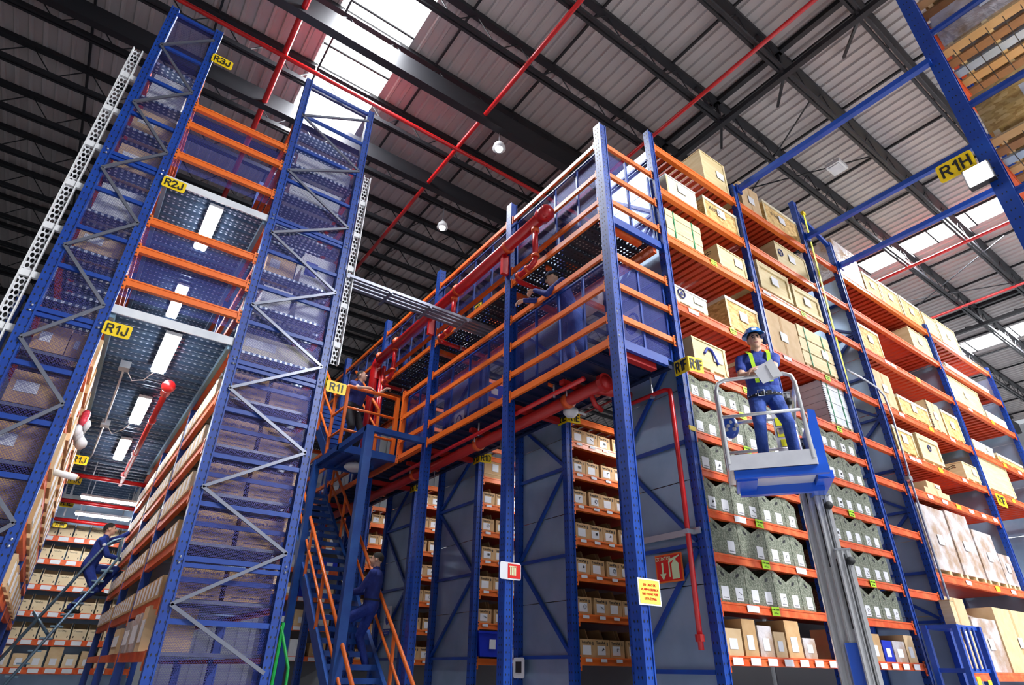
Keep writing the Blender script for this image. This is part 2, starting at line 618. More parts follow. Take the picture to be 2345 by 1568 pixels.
SKY_TXT = ['broad bright roof skylight high above the mesh-fronted tower racks', 'bright roof skylight strip above the long crate rack',
           'unseen skylight strip added behind the viewer to light the racks', 'second unseen skylight strip added behind the viewer for front light', 'roof skylight strip at the far end of the hall']
for i, (a, b, c, d) in enumerate(_sk):
    w = MB().box((a, c, ROOF_Z + 0.0), (b, d, ROOF_Z + 0.03)).build('window_%d' % (i + 1), 'daylight')
    tag(w, SKY_TXT[i], 'skylight', kind='structure')
    k = 0
    yy = c
    while yy <= d + 1e-3:
        MB().box((a, yy - 0.02, ROOF_Z - 0.05), (b, yy + 0.02, ROOF_Z - 0.01)).build('glazing_bar', 'black_steel', w)
        yy += (d - c) / 4.0

# bar joists along X, hung under the sheeting
BOT, TOP = 13.0, 13.72
jy = [2.0 + 1.85 * k for k in range(-4, 17)]


def joist_mesh(x0, x1):
    j = MB()
    j.box((x0, -0.09, TOP), (x1, 0.09, TOP + 0.13))
    j.box((x0, -0.085, BOT), (x1, -0.02, BOT + 0.13))
    j.box((x0, 0.02, BOT), (x1, 0.085, BOT + 0.13))
    w = MB()
    n = int((x1 - x0) / 0.62)
    dx = (x1 - x0) / n
    for k in range(n):
        za, zb = (BOT + 0.06, TOP + 0.06) if k % 2 == 0 else (TOP + 0.06, BOT + 0.06)
        w.bar((x0 + k * dx, 0, za), (x0 + (k + 1) * dx, 0, zb), 0.022, 0.022, up=(0, 1, 0))
    return j.mesh('roof_joist', 'black_steel'), w.mesh('web', 'black_steel')


jm, wm = joist_mesh(-20.0, 44.0)
for y in jy:
    j = link(jm, 'roof_joist', (0, y, 0), ceiling)
    link(wm, 'web', (0, y, 0), j)
# girders along Y with knee braces, where the joists meet them
for gx in (10.9, 28.3, -7.4):
    g = MB()
    g.box((gx - 0.07, Y0, BOT - 0.12), (gx + 0.07, Y1, BOT + 0.02))
    g.box((gx - 0.07, Y0, TOP), (gx + 0.07, Y1, TOP + 0.14))
    go = g.build('roof_girder', 'black_steel', ceiling, origin=(gx, 0, BOT))
    for y in jy:
        MB().bar((gx, y, BOT - 0.05), (gx + 1.4, y + 0.9, TOP), 0.06, 0.06).build('brace', 'black_steel', go)
        MB().bar((gx, y, BOT - 0.05), (gx - 0.9, y, BOT - 0.05 + 0.75), 0.06, 0.06).build('brace', 'black_steel', go)
        MB().bar((gx, y, BOT), (gx, y, TOP), 0.07, 0.07, up=(0, 1, 0)).build('strut', 'black_steel', go)
# one deep black beam along X
MB().box((-20, 9.2, BOT - 0.25), (44, 9.42, BOT + 0.35)).build('roof_beam', 'black_steel', ceiling)
MB().box((-20, 12.3, BOT - 0.2), (44, 12.5, BOT + 0.3)).build('roof_beam', 'black_steel', ceiling)
# thin purlins between the joists
for px in [-18 + 2.45 * k for k in range(26)]:
    MB().box((px, Y0, TOP + 0.02), (px + 0.05, Y1, TOP + 0.09)).build('purlin', 'black_steel', ceiling)
for (a, b) in (((12.2, 3.9), (15.4, 9.4)), ((15.4, 3.9), (12.2, 9.4)), ((22.5, 3.0), (26.5, 9.4)), ((26.5, 3.0), (22.5, 9.4))):
    MB().bar((a[0], a[1], BOT + 0.05), (b[0], b[1], BOT + 0.05), 0.03, 0.03).build('cross_tie', 'black_steel', ceiling)

# red sprinkler mains under the roof
for i, (x, r, lab) in enumerate(((5.6, 0.06, 'red roof sprinkler main crossing high above the mezzanine corner'),
                                 (0.74, 0.07, 'red roof sprinkler main running above the mesh towers'),
                                 (9.7, 0.055, 'red roof sprinkler main above the first rack bay'),
                                 (21.6, 0.06, 'red roof sprinkler main beside the right-hand skylight'),
                                 (26.0, 0.05, 'red roof sprinkler main at the far end of the hall'))):
    p = empty('sprinkler_main', (x, 8, BOT - 0.1), lab, 'pipe', 'red sprinkler mains under the roof')
    MB().tube([(x, Y0 + 1, BOT - 0.1), (x, Y1 - 1, BOT - 0.1)], r, 10).build('pipe', 'red', p, smooth=True)
    for y in jy[1::2]:
        MB().bar((x, y, BOT - 0.12), (x, y, BOT + 0.06), 0.03, 0.03, up=(0, 1, 0)).build('hanger', 'silver', p)
p = empty('sprinkler_main', (5, 10.3, BOT - 0.2), 'red roof sprinkler main running along the deep black beam', 'pipe', 'red sprinkler mains under the roof')
MB().tube([(-10, 10.6, BOT - 0.2), (26, 10.6, BOT - 0.2)], 0.055, 10).build('pipe', 'red', p, smooth=True)
for x in (-4, 1.5, 5.6, 11, 17):
    MB().bar((x, 10.6, BOT - 0.2), (x, 10.6, BOT + 0.06), 0.03, 0.03, up=(0, 1, 0)).build('hanger', 'silver', p)

# walls (behind the viewer a part wall is added to block sky light, the rest left open)
for nm, a, b, lab in (('wall_far', (X0, Y1, FZ), (X1, Y1 + 0.2, ROOF_Z), 'pale ribbed far wall of the warehouse'),
                      ('wall_left', (X0 - 0.2, Y0, FZ), (X0, Y1, ROOF_Z), 'pale ribbed wall at the left side of the hall'),
                      ('wall_light_block', (X0, Y0 - 0.2, FZ), (-4.0, Y0, ROOF_Z), 'unseen wall added behind the viewer to block sky light'),
                      ('wall_right', (X1, Y0, FZ), (X1 + 0.2, Y1, ROOF_Z), 'pale ribbed wall at the right side of the hall')):
    w = MB().box(a, b).build(nm, 'wall_sheet')
    tag(w, lab, 'wall', kind='structure')
    if nm == 'wall_far':
        r = MB()
        x = X0
        while x < X1:
            r.box((x, Y1 - 0.05, FZ), (x + 0.18, Y1, ROOF_Z))
            x += 0.6
        tag(r.build('rib', 'wall_sheet', w), kind='stuff')
    if nm == 'wall_right':
        r = MB()
        y = Y0
        while y < Y1:
            r.box((X1 - 0.05, y, FZ), (X1, y + 0.18, ROOF_Z))
            y += 0.6
        tag(r.build('rib', 'wall_sheet', w), kind='stuff')
for i, (xa, xb, lab) in enumerate(((38.0, 43.5, 'bright high window band in the wall past the crate rack'),)):
    w = MB().box((X1 - 0.06, 3.0, 6.4), (X1 - 0.02, 16.0, 8.0)).build('window_6', 'daylight')
    tag(w, lab, 'window', kind='structure')

# ceiling fittings
for i, (p, lab) in enumerate((((6.2, 9.4, 12.3), 'white round high-bay lamp above the top mezzanine rail'),
                              ((6.6, 13.1, 12.3), 'white round high-bay lamp over the second mezzanine bay'))):
    e = empty('high_bay_lamp', p, lab, 'lamp', 'high-bay lamps')
    MB().tube([(p[0], p[1], p[2] + 0.1), (p[0], p[1], BOT)], 0.015, 6).build('stem', 'silver', e)
    MB().tube([(p[0], p[1], p[2] + 0.14), (p[0], p[1], p[2] + 0.02), (p[0], p[1], p[2] - 0.12)], [0.05, 0.14, 0.18], 14).build('shade', 'white', e, smooth=True)
    MB().ball((p[0], p[1], p[2] - 0.12), 0.1).build('bulb', 'lamp', e, smooth=True)
p = (14.6, 4.6, 12.65)
e = empty('ceiling_fan_heater', p, 'white box fitting hung under a joist above the crate rack', 'lamp')
MB().box((p[0] - 0.25, p[1] - 0.2, p[2]), (p[0] + 0.25, p[1] + 0.2, p[2] + 0.12)).build('housing', 'white', e)
MB().box((p[0] - 0.2, p[1] - 0.15, p[2] - 0.03), (p[0] + 0.2, p[1] + 0.15, p[2])).build('diffuser', 'white_worn', e)
MB().bar((p[0], p[1], p[2] + 0.12), (p[0], p[1], BOT + 0.02), 0.03, 0.03, up=(0, 1, 0)).build('hanger', 'silver', e)
# ------------------------------------------------------------------ rack kit
_UP = {}


def upright(parent, x, y, z1, z0=FZ, w=0.13, d=0.11, holes=True, name='upright', material='blue', pitch=0.11):
    """perforated C-section post; teardrop slots on the faces towards -Y and -X"""
    key = (round(z1, 2), round(z0, 2), w, d, holes, material, pitch)
    if key not in _UP:
        m = MB()
        m.box((-w / 2, -d / 2, z0), (w / 2, d / 2, z1))
        # folded lips
        m.box((-w / 2, -d / 2 - 0.012, z0), (-w / 2 + 0.02, -d / 2, z1))
        m.box((w / 2 - 0.02, -d / 2 - 0.012, z0), (w / 2, -d / 2, z1))
        if holes:
            z = max(z0, -0.3) + 0.08
            while z < z1 - 0.05:
                for sx in (-0.026, 0.026):
                    a = 0.010
                    m.add([(sx - a, -d / 2 - 0.0025, z), (sx, -d / 2 - 0.0025, z - 0.022), (sx + a, -d / 2 - 0.0025, z), (sx, -d / 2 - 0.0025, z + 0.018)], [(0, 1, 2, 3)], 1)
                    m.add([(-w / 2 - 0.0025, sx + a, z), (-w / 2 - 0.0025, sx, z - 0.022), (-w / 2 - 0.0025, sx - a, z), (-w / 2 - 0.0025, sx, z + 0.018)], [(0, 1, 2, 3)], 1)
                z += pitch
        m.box((-w * 0.75, -d * 0.8, z0), (w * 0.75, d * 0.8, z0 + 0.02))
        _UP[key] = m.mesh('upright', [material, 'black'])
    return link(_UP[key], name, (x, y, 0), parent)


_BM = {}


def beam(parent, p, q, h=0.13, t=0.07, material='orange', conn=True, name='beam', groove=True):
    """box beam whose top edge runs from p to q (along X or along Y), with end connectors"""
    p, q = Vector(p), Vector(q)
    ln = round((q - p).length, 3)
    ax = 0 if abs(q.x - p.x) > abs(q.y - p.y) else 1
    key = (ln, ax, h, t, material, groove)
    if key not in _BM:
        m = MB()
        if ax == 0:
            m.box((0, -t / 2, -h), (ln, t / 2, 0))
            if groove:
                m.box((0, -t / 2 - 0.008, -h), (ln, -t / 2, -h * 0.62))
                m.box((0, -t / 2 - 0.008, -h * 0.22), (ln, -t / 2, 0))
        else:
            m.box((-t / 2, 0, -h), (t / 2, ln, 0))
            if groove:
                m.box((-t / 2 - 0.008, 0, -h), (-t / 2, ln, -h * 0.62))
                m.box((-t / 2 - 0.008, 0, -h * 0.22), (-t / 2, ln, 0))
        _BM[key] = m.mesh('beam', material)
    b = link(_BM[key], name, p, parent)
    if conn:
        ck = ('c', ax, h, t, material)
        if ck not in _BM:
            m = MB()
            if ax == 0:
                m.box((-0.02, -t / 2 - 0.014, -h - 0.07), (0.045, -t / 2 - 0.001, 0.03))
                for z in (-h - 0.03, -h * 0.5, 0.0):
                    m.box((0.004, -t / 2 - 0.02, z - 0.012), (0.022, -t / 2 - 0.012, z + 0.012), 1)
            else:
                m.box((-t / 2 - 0.014, -0.02, -h - 0.07), (-t / 2 - 0.001, 0.045, 0.03))
                for z in (-h - 0.03, -h * 0.5, 0.0):
                    m.box((-t / 2 - 0.02, 0.004, z - 0.012), (-t / 2 - 0.012, 0.022, z + 0.012), 1)
            _BM[ck] = m.mesh('connector', [material, 'black'])
        link(_BM[ck], 'connector', p, b)
        off = Vector((0.03, 0, 0)) if ax == 0 else Vector((0, 0.03, 0))
        link(_BM[ck], 'connector', q - off, b)
    return b


_SL = {}


def slats_y(parent, x0, x1, y0, y1, z, pitch, w, material='orange_slat', name='slat', h=0.05):
    """deck slats spanning front to back, every one a part"""
    key = (w, round(y1 - y0, 3), material, h)
    if key not in _SL:
        _SL[key] = MB().box((-w / 2, 0, -h), (w / 2, y1 - y0, 0)).mesh(name, material)
    x = x0 + pitch * 0.6
    while x < x1 - pitch * 0.4:
        link(_SL[key], name, (x, y0, z), parent)
        x += pitch


def end_frame(parent, x, y0, y1, z_top, z0=FZ, sheets=True, braces=True, flip=0, step=1.42, horiz=None, sheet_mat='galv'):
    """grey end sheets with blue lattice at a rack end in the plane x"""
    if sheets:
        z = z0 + 0.1
        while z < z_top - 0.05:
            zt = min(z + 1.35, z_top)
            MB().box((x + 0.045, y0 + 0.05, z + 0.006), (x + 0.055, y1 - 0.05, zt - 0.006)).build('end_sheet', sheet_mat, parent)
            z = zt
    if braces:
        zs = horiz or [0.02, 1.48, 2.88, 4.3, 5.7, 7.1, 8.4]
        zs = [z for z in zs if z < z_top]
        for k, z in enumerate(zs):
            MB().bar((x, y0 + 0.04, z), (x, y1 - 0.04, z), 0.045, 0.05).build('brace', 'blue', parent)
            if k + 1 < len(zs):
                a, b = (y0 + 0.06, y1 - 0.06)
                if (k + flip) % 2:
                    a, b = b, a
                MB().bar((x, a, z + 0.05), (x, b, zs[k + 1] - 0.05), 0.045, 0.055).build('diagonal', 'blue', parent)


# ------------------------------------------------------------------ R1F, the long crate rack (two parts with a gap)
YF, YB = 5.0, 6.35
LEV = [8.84, 7.74, 6.65, 5.26, 4.16]
BOXLEV = [3.63, 3.06, 2.51, 1.95, 1.39, 0.80, 0.20]
rackA = empty('pallet_rack', (9.4, 5.7, FZ), 'blue and orange pallet rack with crates above speckled file boxes, marked R1F', 'rack', 'crate racks')
CX = [6.71, 9.37, 12.05]
for x, zt in zip(CX, (9.1, 9.25, 10.25)):
    upright(rackA, x, YF, zt)
    upright(rackA, x, YB, 9.0)
for i in range(2):
    xa, xb = CX[i] + 0.065, CX[i + 1] - 0.065
    for z in LEV:
        beam(rackA, (xa, YF, z), (xb, YF, z), 0.15, 0.08, 'orange_worn' if z < 6 else 'orange')
        beam(rackA, (xa, YB, z), (xb, YB, z), 0.13, 0.07, 'orange', conn=False)
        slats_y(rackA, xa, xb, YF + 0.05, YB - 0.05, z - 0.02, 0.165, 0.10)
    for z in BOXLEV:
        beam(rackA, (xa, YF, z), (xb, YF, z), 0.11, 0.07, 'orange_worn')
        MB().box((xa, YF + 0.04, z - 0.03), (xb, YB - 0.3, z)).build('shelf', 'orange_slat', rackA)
    MB().box((xa, YB - 0.3, FZ + 0.1), (xb, YB - 0.28, 4.0)).build('back_sheet', 'grey_mid', rackA)  # dark sheet added to keep the depth of the box shelves dark
end_frame(rackA, 6.66, YF + 0.02, YB, 8.7, flip=1)
MB().box((6.60, YF - 0.03, 1.60), (6.63, YB - 0.2, 1.68)).build('conduit_rail', 'silver', rackA)
MB().box((6.64, YF - 0.07, 3.02), (6.78, YF - 0.055, 3.09)).build('tape_band', 'yellow', rackA)

rackB = empty('pallet_rack', (18.0, 5.7, FZ), 'blue and orange pallet rack past the gap, full of wooden crates', 'rack', 'crate racks')
DX = [13.45, 18.35, 22.85]
for x, zt in zip(DX, (9.65, 9.0, 8.95)):
    upright(rackB, x, YF, zt)
    upright(rackB, x, YB, 8.9, holes=False)
LEVB = [8.78, 7.74, 6.65, 5.26, 4.2, 3.42, 1.76, 0.1]
for i in range(2):
    xa, xb = DX[i] + 0.065, DX[i + 1] - 0.065
    for z in LEVB:
        if i == 1 and z < 4.0:
            continue
        beam(rackB, (xa, YF, z), (xb, YF, z), 0.15, 0.08, 'orange_worn' if z < 8 else 'orange')
        if z > 3:
            beam(rackB, (xa, YB, z), (xb, YB, z), 0.13, 0.07, 'orange', conn=False)
            slats_y(rackB, xa, xb, YF + 0.05, YB - 0.05, z - 0.02, 0.21 if i == 0 else 0.26, 0.12)
        else:
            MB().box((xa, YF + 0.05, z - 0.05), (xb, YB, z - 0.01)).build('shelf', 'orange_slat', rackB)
end_frame(rackB, 13.45, YF + 0.02, YB, 8.6, flip=0, horiz=[0.9, 1.75, 2.9, 3.75, 4.9, 5.9, 7.0, 7.9])
for x in (18.35, 22.85):
    end_frame(rackB, x, YF + 0.02, YB, 8.6, braces=False, sheet_mat='galv')
# orange rails bridging the gap
gap = empty('gap_rails', (12.75, 5.0, 1.3), 'orange rails closing the narrow gap between the two crate racks', 'railing')
for z in LEV + [3.40, 2.46, 1.36]:
    beam(gap, (CX[2] + 0.065, YF, z), (DX[0] - 0.065, YF, z), 0.13, 0.07, 'orange_worn')
# blue ties over the aisle towards rack R1H
for i, (x, z, lab) in enumerate(((9.5, 9.2, 'blue square tie beam over the aisle above the first crate bay'),
                                 (12.2, 9.2, 'blue square tie beam over the aisle at the rack gap'),
                                 (13.6, 8.98, 'lower blue tie beam over the aisle just past the rack gap'))):
    t = empty('tie_beam', (x, 3, z), lab, 'beam', 'blue tie beams over the aisle')
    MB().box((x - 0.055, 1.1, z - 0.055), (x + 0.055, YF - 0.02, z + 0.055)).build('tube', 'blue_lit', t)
    MB().box((x - 0.09, YF - 0.10, z - 0.12), (x + 0.09, YF - 0.06, z + 0.09)).build('end_plate', 'blue', t)
MB().bar((12.05, 5.0, 10.0), (13.45, 5.0, 9.55), 0.08, 0.10).build('top_strut', 'blue', rackA)

yl = empty('yellow_strap', (12.4, 5.0, 1.4), 'long yellow strap hanging down the rack gap', 'strap')
MB().bar((12.25, 4.88, 9.95), (12.5, 5.2, 1.3), 0.075, 0.012, up=(0, 1, 0)).build('webbing', 'yellow_bright', yl)
MB().box((12.2, 4.86, 9.9), (12.32, 4.92, 9.98)).build('hook', 'yellow', yl)
cd = empty('conduit', (13.4, 4.9, 0), 'thin grey electrical conduit running down the post beside the gap', 'pipe')
MB().tube([(12.15, 4.9, 5.62), (12.9, 4.9, 5.6), (13.45, 4.9, 5.55), (13.6, 4.88, 5.4), (13.62, 4.86, 4.9), (13.52, 4.86, 3.6), (13.50, 4.86, 2.2), (13.5, 4.86, 0.4), (13.5, 4.86, FZ)], 0.022, 8).build('pipe', 'silver', cd, smooth=True)
MB().box((13.42, 4.84, 3.5), (13.58, 4.94, 3.58)).build('clip', 'silver', cd)

# ------------------------------------------------------------------ R1E, R1D, R1C: racks of cardboard bins behind the mezzanine
BINX0 = 6.6
BIN = MB()
bw, bd, bh = 0.315, 0.55, 0.40
BIN.prism([(0.0, 0, 0), (0.0, bd, 0), (0.0, bd, bh), (0.0, 0.22, bh), (0.0, 0.16, 0.25), (0.0, 0, 0.25)], (0.012, 0, 0))
BIN.prism([(bw - 0.012, 0, 0), (bw - 0.012, bd, 0), (bw - 0.012, bd, bh), (bw - 0.012, 0.22, bh), (bw - 0.012, 0.16, 0.25), (bw - 0.012, 0, 0.25)], (0.012, 0, 0))
BIN.box((0.012, 0, 0), (bw - 0.012, 0.012, 0.25))
BIN.box((0.012, bd - 0.012, 0), (bw - 0.012, bd, bh))
BIN.box((0.012, 0.012, 0), (bw - 0.012, bd - 0.012, 0.012))
bin_me = BIN.mesh('carton_bin', 'cardboard')
bin_me2 = BIN.mesh('carton_bin', 'bin_light')
LBL = MB().box((-0.085, -0.002, 0), (0.085, 0.0, 0.13)).mesh('paper_label', 'paper')
ARR = MB().prism([(-0.012, -0.002, 0), (0.012, -0.002, 0), (0.006, -0.002, 0.03), (0.016, -0.002, 0.03), (0, -0.002, 0.05), (-0.016, -0.002, 0.03), (-0.006, -0.002, 0.03)], (0, 0.001, 0)).mesh('mark', 'ink')
ICONS = []
for k in range(5):
    m = MB()
    if k == 0:
        m.tube([(0.03 * math.cos(a * 0.5), -0.003, 0.03 * math.sin(a * 0.5)) for a in range(13)], 0.003, 5)
    elif k == 1:
        m.bar((-0.035, -0.003, 0.02), (0.035, -0.003, -0.015), 0.004, 0.007, up=(0, 1, 0))
    elif k == 2:
        m.box((-0.03, -0.004, -0.02), (0.025, -0.002, 0.02))
    elif k == 3:
        m.prism([(-0.03, -0.003, -0.02), (0.0, -0.003, 0.03), (0.03, -0.003, 0.0)], (0, 0.001, 0))
    else:
        m.tube([(-0.02, -0.003, -0.02), (-0.02, -0.003, 0.02), (0.02, -0.003, 0.02)], 0.004, 5)
    ICONS.append(m.mesh('drawing', 'ink'))


def bin_at(x, y, z, label, group, light=False, rich=True, k=0):
    b = tag(link(bin_me2 if light else bin_me, 'carton_bin', (x, y, z)), label, 'box', group)
    link(LBL, 'paper_label', (x + 0.135, y - 0.0005, z + 0.035), b)
    if rich:
        lettering('TetraPak', 0.055, (x + 0.13, y - 0.002, z + 0.205), R_S, b)
        link(ARR, 'mark', (x + 0.265, y - 0.001, z + 0.17), b)
        if k % 3:
            link(ICONS[k % 5], 'drawing', (x + 0.17, y - 0.002, z + 0.11), b)
    return b


TICK = MB().box((0, -0.003, 0), (0.13, 0, 0.045)).mesh('shelf_ticket', 'paper')
bin_racks = {}
for nm, yf, yb, nbin, xr, lab in (('R1E', 7.60, 9.0, 5, 9.4, 'blue rack of cardboard bins between grey end sheets, marked R1E'),
                                  ('R1D', 10.45, 12.05, 3, 9.4, 'blue rack of cardboard bins with grey end sheets, marked R1D'),
                                  ('R1C', 13.35, 14.85, 3, 9.4, 'blue rack of cardboard bins with grey end sheets, marked R1C'),
                                  ('R1B', 16.25, 17.7, 2, 9.4, 'blue bin rack farthest along the mezzanine, past R1C')):
    r = empty('shelf_rack', (7.6, (yf + yb) / 2, FZ), lab, 'rack', 'bin racks behind the mezzanine')
    bin_racks[nm] = r
    upright(r, 6.66, yf, 8.3)
    upright(r, 6.66, yb, 8.3)
    upright(r, xr, yf, 8.3, holes=False)
    end_frame(r, 6.66, yf + 0.02, yb, 8.1, flip=0 if nm == 'R1E' else 1, horiz=[0.2, 1.67, 3.12, 4.3, 5.2, 6.5, 7.4])
    for z in [4.1] + BOXLEV + [4.9, 5.5, 6.9, 7.6]:
        beam(r, (6.73, yf, z), (xr - 0.07, yf, z), 0.11, 0.07, 'orange')
        if z < 4.05:
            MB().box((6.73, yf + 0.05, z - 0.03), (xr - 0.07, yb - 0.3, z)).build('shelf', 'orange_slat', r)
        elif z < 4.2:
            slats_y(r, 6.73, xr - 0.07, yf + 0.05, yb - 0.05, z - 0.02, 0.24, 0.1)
    MB().box((6.73, yb - 0.3, FZ + 0.1), (xr, yb - 0.28, 4.0)).build('back_sheet', 'grey_mid', r)
    for li, z in enumerate(BOXLEV):
        for k in range(nbin):
            if nm == 'R1D' and ((li == 0 and k < 2) or (li == 6 and k < 2)):
                continue
            x = 6.76 + 0.335 * k + (0.02 if (k + li) % 3 == 0 else 0)
            bin_at(x, yf - 0.02 + 0.01 * ((k * 7 + li) % 3), z, 'cardboard bin, %s from the post, on shelf %s from the top of rack %s' % (ORD[k], ['one', 'two', 'three', 'four', 'five', 'six', 'seven'][li], nm),
                   'cardboard bins in rack ' + nm, k=k + li * 2 + (0 if nm == 'R1E' else 1))
            if nm != 'R1B':
                link(TICK, 'shelf_ticket', (x + 0.08, yf - 0.046, z - 0.062), r)
# a big carton on the top shelf of R1D and blue tote boxes lower down
t = empty('carton', (6.95, 10.7, 3.63), 'bulging cardboard carton with white label on top of rack R1D', 'box')
MB().box((6.76, 10.42, 3.63), (7.28, 10.9, 4.0)).build('body', 'cardboard', t)
MB().box((6.97, 10.412, 3.78), (7.13, 10.42, 3.94)).build('paper_label', 'paper', t)
MB().box((6.76, 10.414, 3.705), (7.28, 10.42, 3.72)).build('tape', 'carton_light', t)
t = empty('tote_box', (7.0, 10.6, 0.2), 'blue plastic tote with white label low in rack R1D', 'box')
MB().prism([(6.78, 10.36, 0.23), (7.3, 10.36, 0.23), (7.34, 10.36, 0.62), (6.74, 10.36, 0.62)], (0, 0.5, 0)).build('body', 'plastic_blue', t)
MB().box((6.72, 10.34, 0.62), (7.36, 10.88, 0.66)).build('rim', 'plastic_blue', t)
MB().box((6.98, 10.35, 0.36), (7.12, 10.36, 0.52)).build('paper_label', 'paper', t)
# ------------------------------------------------------------------ crates on R1F
def pallet_base(parent, x0, x1, y0, y1, z, h=0.1, material='pine'):
    n = 3
    for k in range(n):
        xc = x0 + (x1 - x0) * (0.08 + 0.84 * k / (n - 1))
        MB().box((xc - 0.05, y0, z + 0.018), (xc + 0.05, y1, z + h)).build('pallet_block', material, parent)
    MB().box((x0, y0, z), (x1, y0 + 0.09, z + 0.018)).build('pallet_board', material, parent)
    MB().box((x0, y1 - 0.09, z), (x1, y1, z + 0.018)).build('pallet_board', material, parent)


def crate(kind, x0, x1, lev, zt, label, depth=0.95, y0=5.02, base=True, paper=1, name='wooden_crate', strap=False, mark=None, zb=None):
    z0 = lev + (0.1 if base else 0.0)
    e = empty(name, ((x0 + x1) / 2, y0 + depth / 2, lev), label, 'crate' if name == 'wooden_crate' else 'box', 'crates on the long rack')
    y1 = y0 + depth
    w, h = x1 - x0, zt - z0
    if base:
        pallet_base(e, x0, x1, y0, y1, lev)
    if kind == 'ply':
        MB().box((x0, y0, z0), (x1, y1, zt)).build('body', 'ply', e)
        for xx in (x0, x1 - 0.06):
            MB().box((xx, y0 - 0.012, z0), (xx + 0.06, y0, zt)).build('batten', 'pine', e)
        MB().box((x0 - 0.01, y0 - 0.014, zt), (x1 + 0.01, y1 + 0.01, zt + 0.025)).build('lid', 'ply', e)
    elif kind == 'osb':
        MB().box((x0, y0, z0), (x1, y1, zt - 0.05)).build('body', 'osb', e)
        MB().box((x0 - 0.012, y0 - 0.016, zt - 0.07), (x1 + 0.012, y1 + 0.01, zt)).build('lid', 'cream', e)
        MB().box((x0 - 0.005, y0 - 0.012, z0), (x0 + 0.05, y0, zt - 0.07)).build('batten', 'pine', e)
        MB().box((x1 - 0.05, y0 - 0.012, z0), (x1 + 0.005, y0, zt - 0.07)).build('batten', 'pine', e)
    elif kind == 'framed':
        MB().box((x0 + 0.01, y0, z0), (x1 - 0.01, y1, zt)).build('panel', 'ply', e)
        for a, b in (((x0, z0), (x1, z0 + 0.09)), ((x0, zt - 0.08), (x1, zt)), ((x0, z0 + 0.09), (x0 + 0.08, zt - 0.08)), ((x1 - 0.08, z0 + 0.09), (x1, zt - 0.08))):
            MB().box((a[0], y0 - 0.03, a[1]), (b[0], y0, b[1])).build('frame_board', 'pine', e)
        MB().box((x0 - 0.01, y0 - 0.035, zt), (x1 + 0.01, y1, zt + 0.03)).build('lid', 'pine', e)
    elif kind in ('planks', 'white_planks'):
        n = max(2, round(h / 0.16))
        for k in range(n):
            MB().box((x0, y0 - (0.006 if k % 2 else 0), z0 + h * k / n + 0.004), (x1, y1, z0 + h * (k + 1) / n - 0.004)).build('plank', 'pine' if kind == 'planks' else 'white_worn', e)
    elif kind == 'tiers':
        n = 3
        for k in range(n):
            za = z0 + h * k / n
            MB().box((x0 + 0.02 * (k == 2), y0, za + 0.035), (x1 - 0.03 * (k == 2), y1, za + h / n)).build('tier', 'pine', e)
            for xc in (x0 + 0.08, x1 - 0.12):
                MB().box((xc - 0.05, y0 - 0.004, za), (xc + 0.05, y1, za + 0.035)).build('skid', 'pine_dark', e)
    elif kind == 'cream':
        MB().box((x0, y0, z0), (x1, y1, zt)).build('body', 'cream', e)
        MB().box((x0 - 0.005, y0 - 0.01, zt - 0.03), (x1 + 0.005, y1, zt)).build('lid', 'white_worn', e)
        MB().box((x0, y0 - 0.008, z0), (x0 + 0.05, y0, zt - 0.03)).build('batten', 'pine', e)
    elif kind == 'carton':
        MB().box((x0, y0, z0), (x1, y1, zt)).build('body', 'carton_light', e)
        MB().box((x0 + w * 0.47, y0 - 0.002, z0), (x0 + w * 0.53, y0, zt)).build('tape', 'cardboard', e)
    elif kind == 'wrapped':
        MB().box((x0, y0, z0), (x1, y1, zt - 0.06)).build('body', 'wrap', e)
        m = MB()
        m.add([(x0, y0, zt - 0.06), (x1, y0, zt - 0.06), (x1, y1, zt - 0.06), (x0, y1, zt - 0.06), (x0 + w * .3, y0 + .2, zt + 0.03), (x1 - w * .2, y0 + .25, zt), (x1 - .1, y1 - .1, zt - .01), (x0 + .1, y1 - .1, zt + .02)],
              [(0, 1, 5, 4), (1, 2, 6, 5), (2, 3, 7, 6), (3, 0, 4, 7), (4, 5, 6, 7)])
        m.build('film_top', 'wrap', e)
    if paper:
        pw, ph = min(0.24, w * 0.3), min(0.2, h * 0.42)
        px = x0 + w * (0.5 if paper == 1 else 0.72)
        MB().box((px - pw / 2, y0 - 0.034 if kind == 'framed' else y0 - 0.018, z0 + h * 0.38), (px + pw / 2, y0 - 0.031 if kind == 'framed' else y0 - 0.0155, z0 + h * 0.38 + ph)).build('paper_label', 'paper', e)
    if strap:
        for xx in (x0 + w * 0.22, x0 + w * 0.74):
            MB().box((xx - 0.012, y0 - 0.014, z0), (xx + 0.012, y0 - 0.008, zt)).build('strap', 'green_strap', e)
    if mark == 'ring':
        m = MB()
        m.tube([(x0 + 0.17 + 0.085 * math.cos(a * math.pi / 10), y0 - 0.018, z0 + h * 0.55 + 0.085 * math.sin(a * math.pi / 10)) for a in range(21)], 0.012, 5, cap=False)
        m.prism([(x0 + 0.12, y0 - 0.019, z0 + h * 0.55 - 0.03), (x0 + 0.22, y0 - 0.019, z0 + h * 0.55 - 0.03), (x0 + 0.17, y0 - 0.019, z0 + h * 0.55 + 0.05)], (0, 0.002, 0))
        m.build('round_mark', 'ink_blue', e)
    if mark == 'ringc':
        xc = (x0 + x1) / 2
        m = MB().tube([(xc + 0.07 * math.cos(a * math.pi / 10), y0 - 0.02, z0 + h * 0.6 + 0.07 * math.sin(a * math.pi / 10)) for a in range(21)], 0.012, 5, cap=False)
        m.build('round_mark', 'ink_blue', e)
